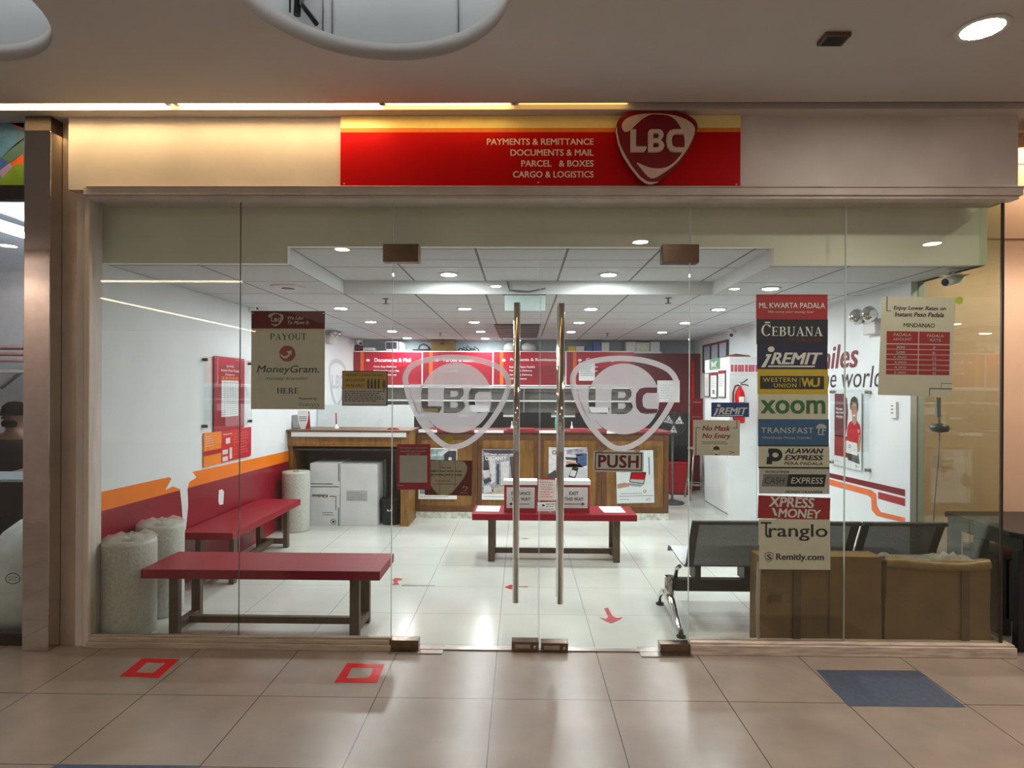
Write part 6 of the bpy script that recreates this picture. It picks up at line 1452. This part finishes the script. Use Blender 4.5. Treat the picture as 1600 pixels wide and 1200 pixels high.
# counter, sack, folded clothes
zc_ = atY(18, 748, 0.9).z
boxpart('glass_counter', (-6.5, 0.75, 0), (-2.95, 1.15, zc_), BLKP); tag(C.objects[-1], 'dark display counter in the neighbouring shop', 'counter')
q = MB(); q.box((-6.5, 0.73, zc_ + 0.001), (-2.93, 1.16, zc_ + 0.02), mat('counter_top_pale', (190, 200, 204), 0.15)); q.build('counter_top', C.objects['glass_counter'])
q = MB(); rnd = random.Random(4); n = 20; prof = [(0.02, 0.0), (0.24, 0.005), (0.3, 0.1), (0.33, 0.22), (0.31, 0.36), (0.25, 0.5), (0.17, 0.62), (0.08, 0.69), (0.02, 0.7)]
q.lathe(prof, (-3.3, 0.40, 0.0), mat('white_sack', (214, 220, 222), 0.5, noise=0.06, scale=8, bump=0.4), 24, wob=0.03, rnd=rnd)
o = tag(q.build('plastic_sack'), 'big white plastic sack behind the neighbouring glass', 'sack')
S = facade(6, 888, 34, 920, 0.03); pr = Print(S); pr.fill(mat('sack_print', (70, 92, 120), 0.5), [circ(20, 904, 12, 20, 9), circ(20, 904, 10.5, 20, 7.5)], 0); pr.lines(mat('sack_print', (70, 92, 120)), 13, 900, 28, 908, 2, 1.2); pr.build('round_print', o)
for k in range(3):
    p = atY(10, 545 + k * 10, 2.5); q = MB(); q.box((p.x - 0.25, 2.4, p.z), (p.x + 0.3, 2.7, p.z + 0.035), mat('pink_cloth', (206, 160, 164), 0.7, noise=0.08)); tag(q.build('folded_shirt', bevel=0.012), ['top folded pink cloth on the neighbouring shelf', 'middle folded pink cloth on the neighbouring shelf', 'bottom folded pink cloth on the neighbouring shelf'][k], 'cloth', 'folded cloths next door')
p = atY(10, 575, 2.5); boxpart('cloth_shelf', (p.x - 0.5, 2.35, p.z - 0.05), (-2.82, 2.85, p.z - 0.02), PALE); tag(C.objects[-1], 'white shelf of folded cloths in the neighbouring shop', 'shelf')
p = atY(18, 600, 2.9); q = MB(); q.tube([atY(2, 606, 2.9), atY(38, 578, 2.9)], 0.02, STEEL, 8); tag(q.build('hand_rail'), 'slanting grey rail on the neighbouring back wall', 'rail')

# seated person behind the neighbouring counter
def skin_body(name, joints, edges, m, parent=None, lvl=2):
    me = bpy.data.meshes.new(name); o0 = ORG[parent] if parent else Vector((0, 0, 0))
    me.from_pydata([Vector(j[0]) - o0 for j in joints], edges, []); ob = bpy.data.objects.new(name, me); C.objects.link(ob)
    sk = ob.modifiers.new('skin', 'SKIN'); sk.use_smooth_shade = True
    if not me.skin_vertices: me.skin_vertices.new()
    for i, j in enumerate(joints):
        me.skin_vertices[0].data[i].radius = j[1]
    me.skin_vertices[0].data[0].use_root = True
    sb = ob.modifiers.new('sub', 'SUBSURF'); sb.levels = lvl; sb.render_levels = lvl
    me.materials.append(m)
    if parent: ob.parent = parent
    return ob
hp = atY(23, 652, 1.66); X, Y, Z = hp.x, hp.y, hp.z
SKN = mat('skin', (120, 84, 68), 0.5, noise=0.04); SHT = mat('black_shirt', (22, 22, 26), 0.7, noise=0.05)
b = [((X, Y + 0.06, Z - 0.68), (0.15, 0.12)), ((X, Y + 0.05, Z - 0.5), (0.14, 0.11)), ((X, Y + 0.03, Z - 0.3), (0.15, 0.11)), ((X, Y + 0.02, Z - 0.18), (0.09, 0.08)), ((X, Y, Z - 0.11), (0.052, 0.052)), ((X, Y - 0.01, Z - 0.03), (0.075, 0.088)), ((X, Y - 0.005, Z + 0.05), (0.078, 0.092)), ((X, Y, Z + 0.09), (0.06, 0.07)),
     ((X - 0.19, Y + 0.03, Z - 0.21), (0.06, 0.06)), ((X - 0.24, Y - 0.02, Z - 0.45), (0.048, 0.048)), ((X - 0.12, Y - 0.24, Z - 0.5), (0.036, 0.036)), ((X + 0.19, Y + 0.03, Z - 0.21), (0.06, 0.06)), ((X + 0.24, Y - 0.02, Z - 0.45), (0.048, 0.048)), ((X + 0.12, Y - 0.24, Z - 0.5), (0.036, 0.036)),
     ((X - 0.1, Y - 0.1, Z - 0.74), (0.09, 0.09)), ((X - 0.13, Y - 0.0, Z - 0.8), (0.075, 0.075))]
ed = [(0, 1), (1, 2), (2, 3), (3, 4), (4, 5), (5, 6), (6, 7), (3, 8), (8, 9), (9, 10), (3, 11), (11, 12), (12, 13)]
pb = skin_body('person', b[:14], ed, SKN); ORG[pb] = Vector((0, 0, 0))
tag(pb, 'person in a black shirt and dark cap behind the neighbouring counter', 'person')
sj = [(p_[0], (p_[1][0] + 0.035, p_[1][1] + 0.035)) for p_ in (b[0], b[1], b[2], (Vector(b[3][0]) + Vector((0, 0, -0.03)), b[3][1]), b[8], b[9], b[11], b[12])]
sh = skin_body('shirt', sj, [(0, 1), (1, 2), (2, 3), (3, 4), (4, 5), (3, 6), (6, 7)], SHT, pb)
q = MB(); q.lathe([(0.098, 0.02), (0.1, 0.05), (0.09, 0.1), (0.05, 0.135), (0.01, 0.142)], (X, Y, Z), mat('cap_cloth', (14, 14, 16), 0.95, spec=0.05), 20); q.prism([(X - 0.07, Y - 0.08, Z + 0.03), (X + 0.07, Y - 0.08, Z + 0.03), (X + 0.05, Y - 0.16, Z + 0.02), (X - 0.05, Y - 0.16, Z + 0.02)], (0, 0, 0.008), mat('cap_cloth', (14, 14, 16), 0.95, spec=0.05)); q.build('cap', pb)
q = MB(); q.lathe([(0.03, -0.012), (0.055, 0.0), (0.06, 0.03), (0.05, 0.05)], (X, Y - 0.055, Z - 0.075), mat('cap_cloth', (14, 14, 16), 0.95), 16); q.build('face_mask', pb)
q = MB()
for s in (-1, 1):
    q.lathe([(0.004, -0.01), (0.011, -0.004), (0.012, 0.004)], (X + s * 0.032, Y - 0.093, Z + 0.0), INK, 10, 'Y')
q.build('eye', pb)
for s in (-1, 1):
    hx, hy, hz = X + s * 0.12, Y - 0.24, Z - 0.5
    jj = [((hx, hy, hz), (0.03, 0.024)), ((hx - s * 0.02, hy - 0.07, hz - 0.01), (0.038, 0.018))]; ee = [(0, 1)]
    for f_ in range(4):
        a_ = (f_ - 1.5) * 0.02; i0 = len(jj)
        jj += [((hx - s * 0.025 + a_, hy - 0.12 + abs(f_ - 1.2) * 0.006, hz - 0.015), (0.009, 0.009)), ((hx - s * 0.028 + a_ * 1.1, hy - 0.155 + abs(f_ - 1.2) * 0.009, hz - 0.03), (0.008, 0.008))]; ee += [(1, i0), (i0, i0 + 1)]
    i0 = len(jj); jj += [((hx - s * 0.06, hy - 0.06, hz - 0.012), (0.01, 0.01)), ((hx - s * 0.072, hy - 0.095, hz - 0.02), (0.009, 0.009))]; ee += [(0, i0), (i0, i0 + 1)]
    skin_body('hand', jj, ee, SKN, pb)
boxpart('person_stool', (X - 0.18, Y - 0.1, 0), (X + 0.18, Y + 0.22, Z - 0.8), GREYM); tag(C.objects[-1], 'grey stool under the person next door', 'stool')
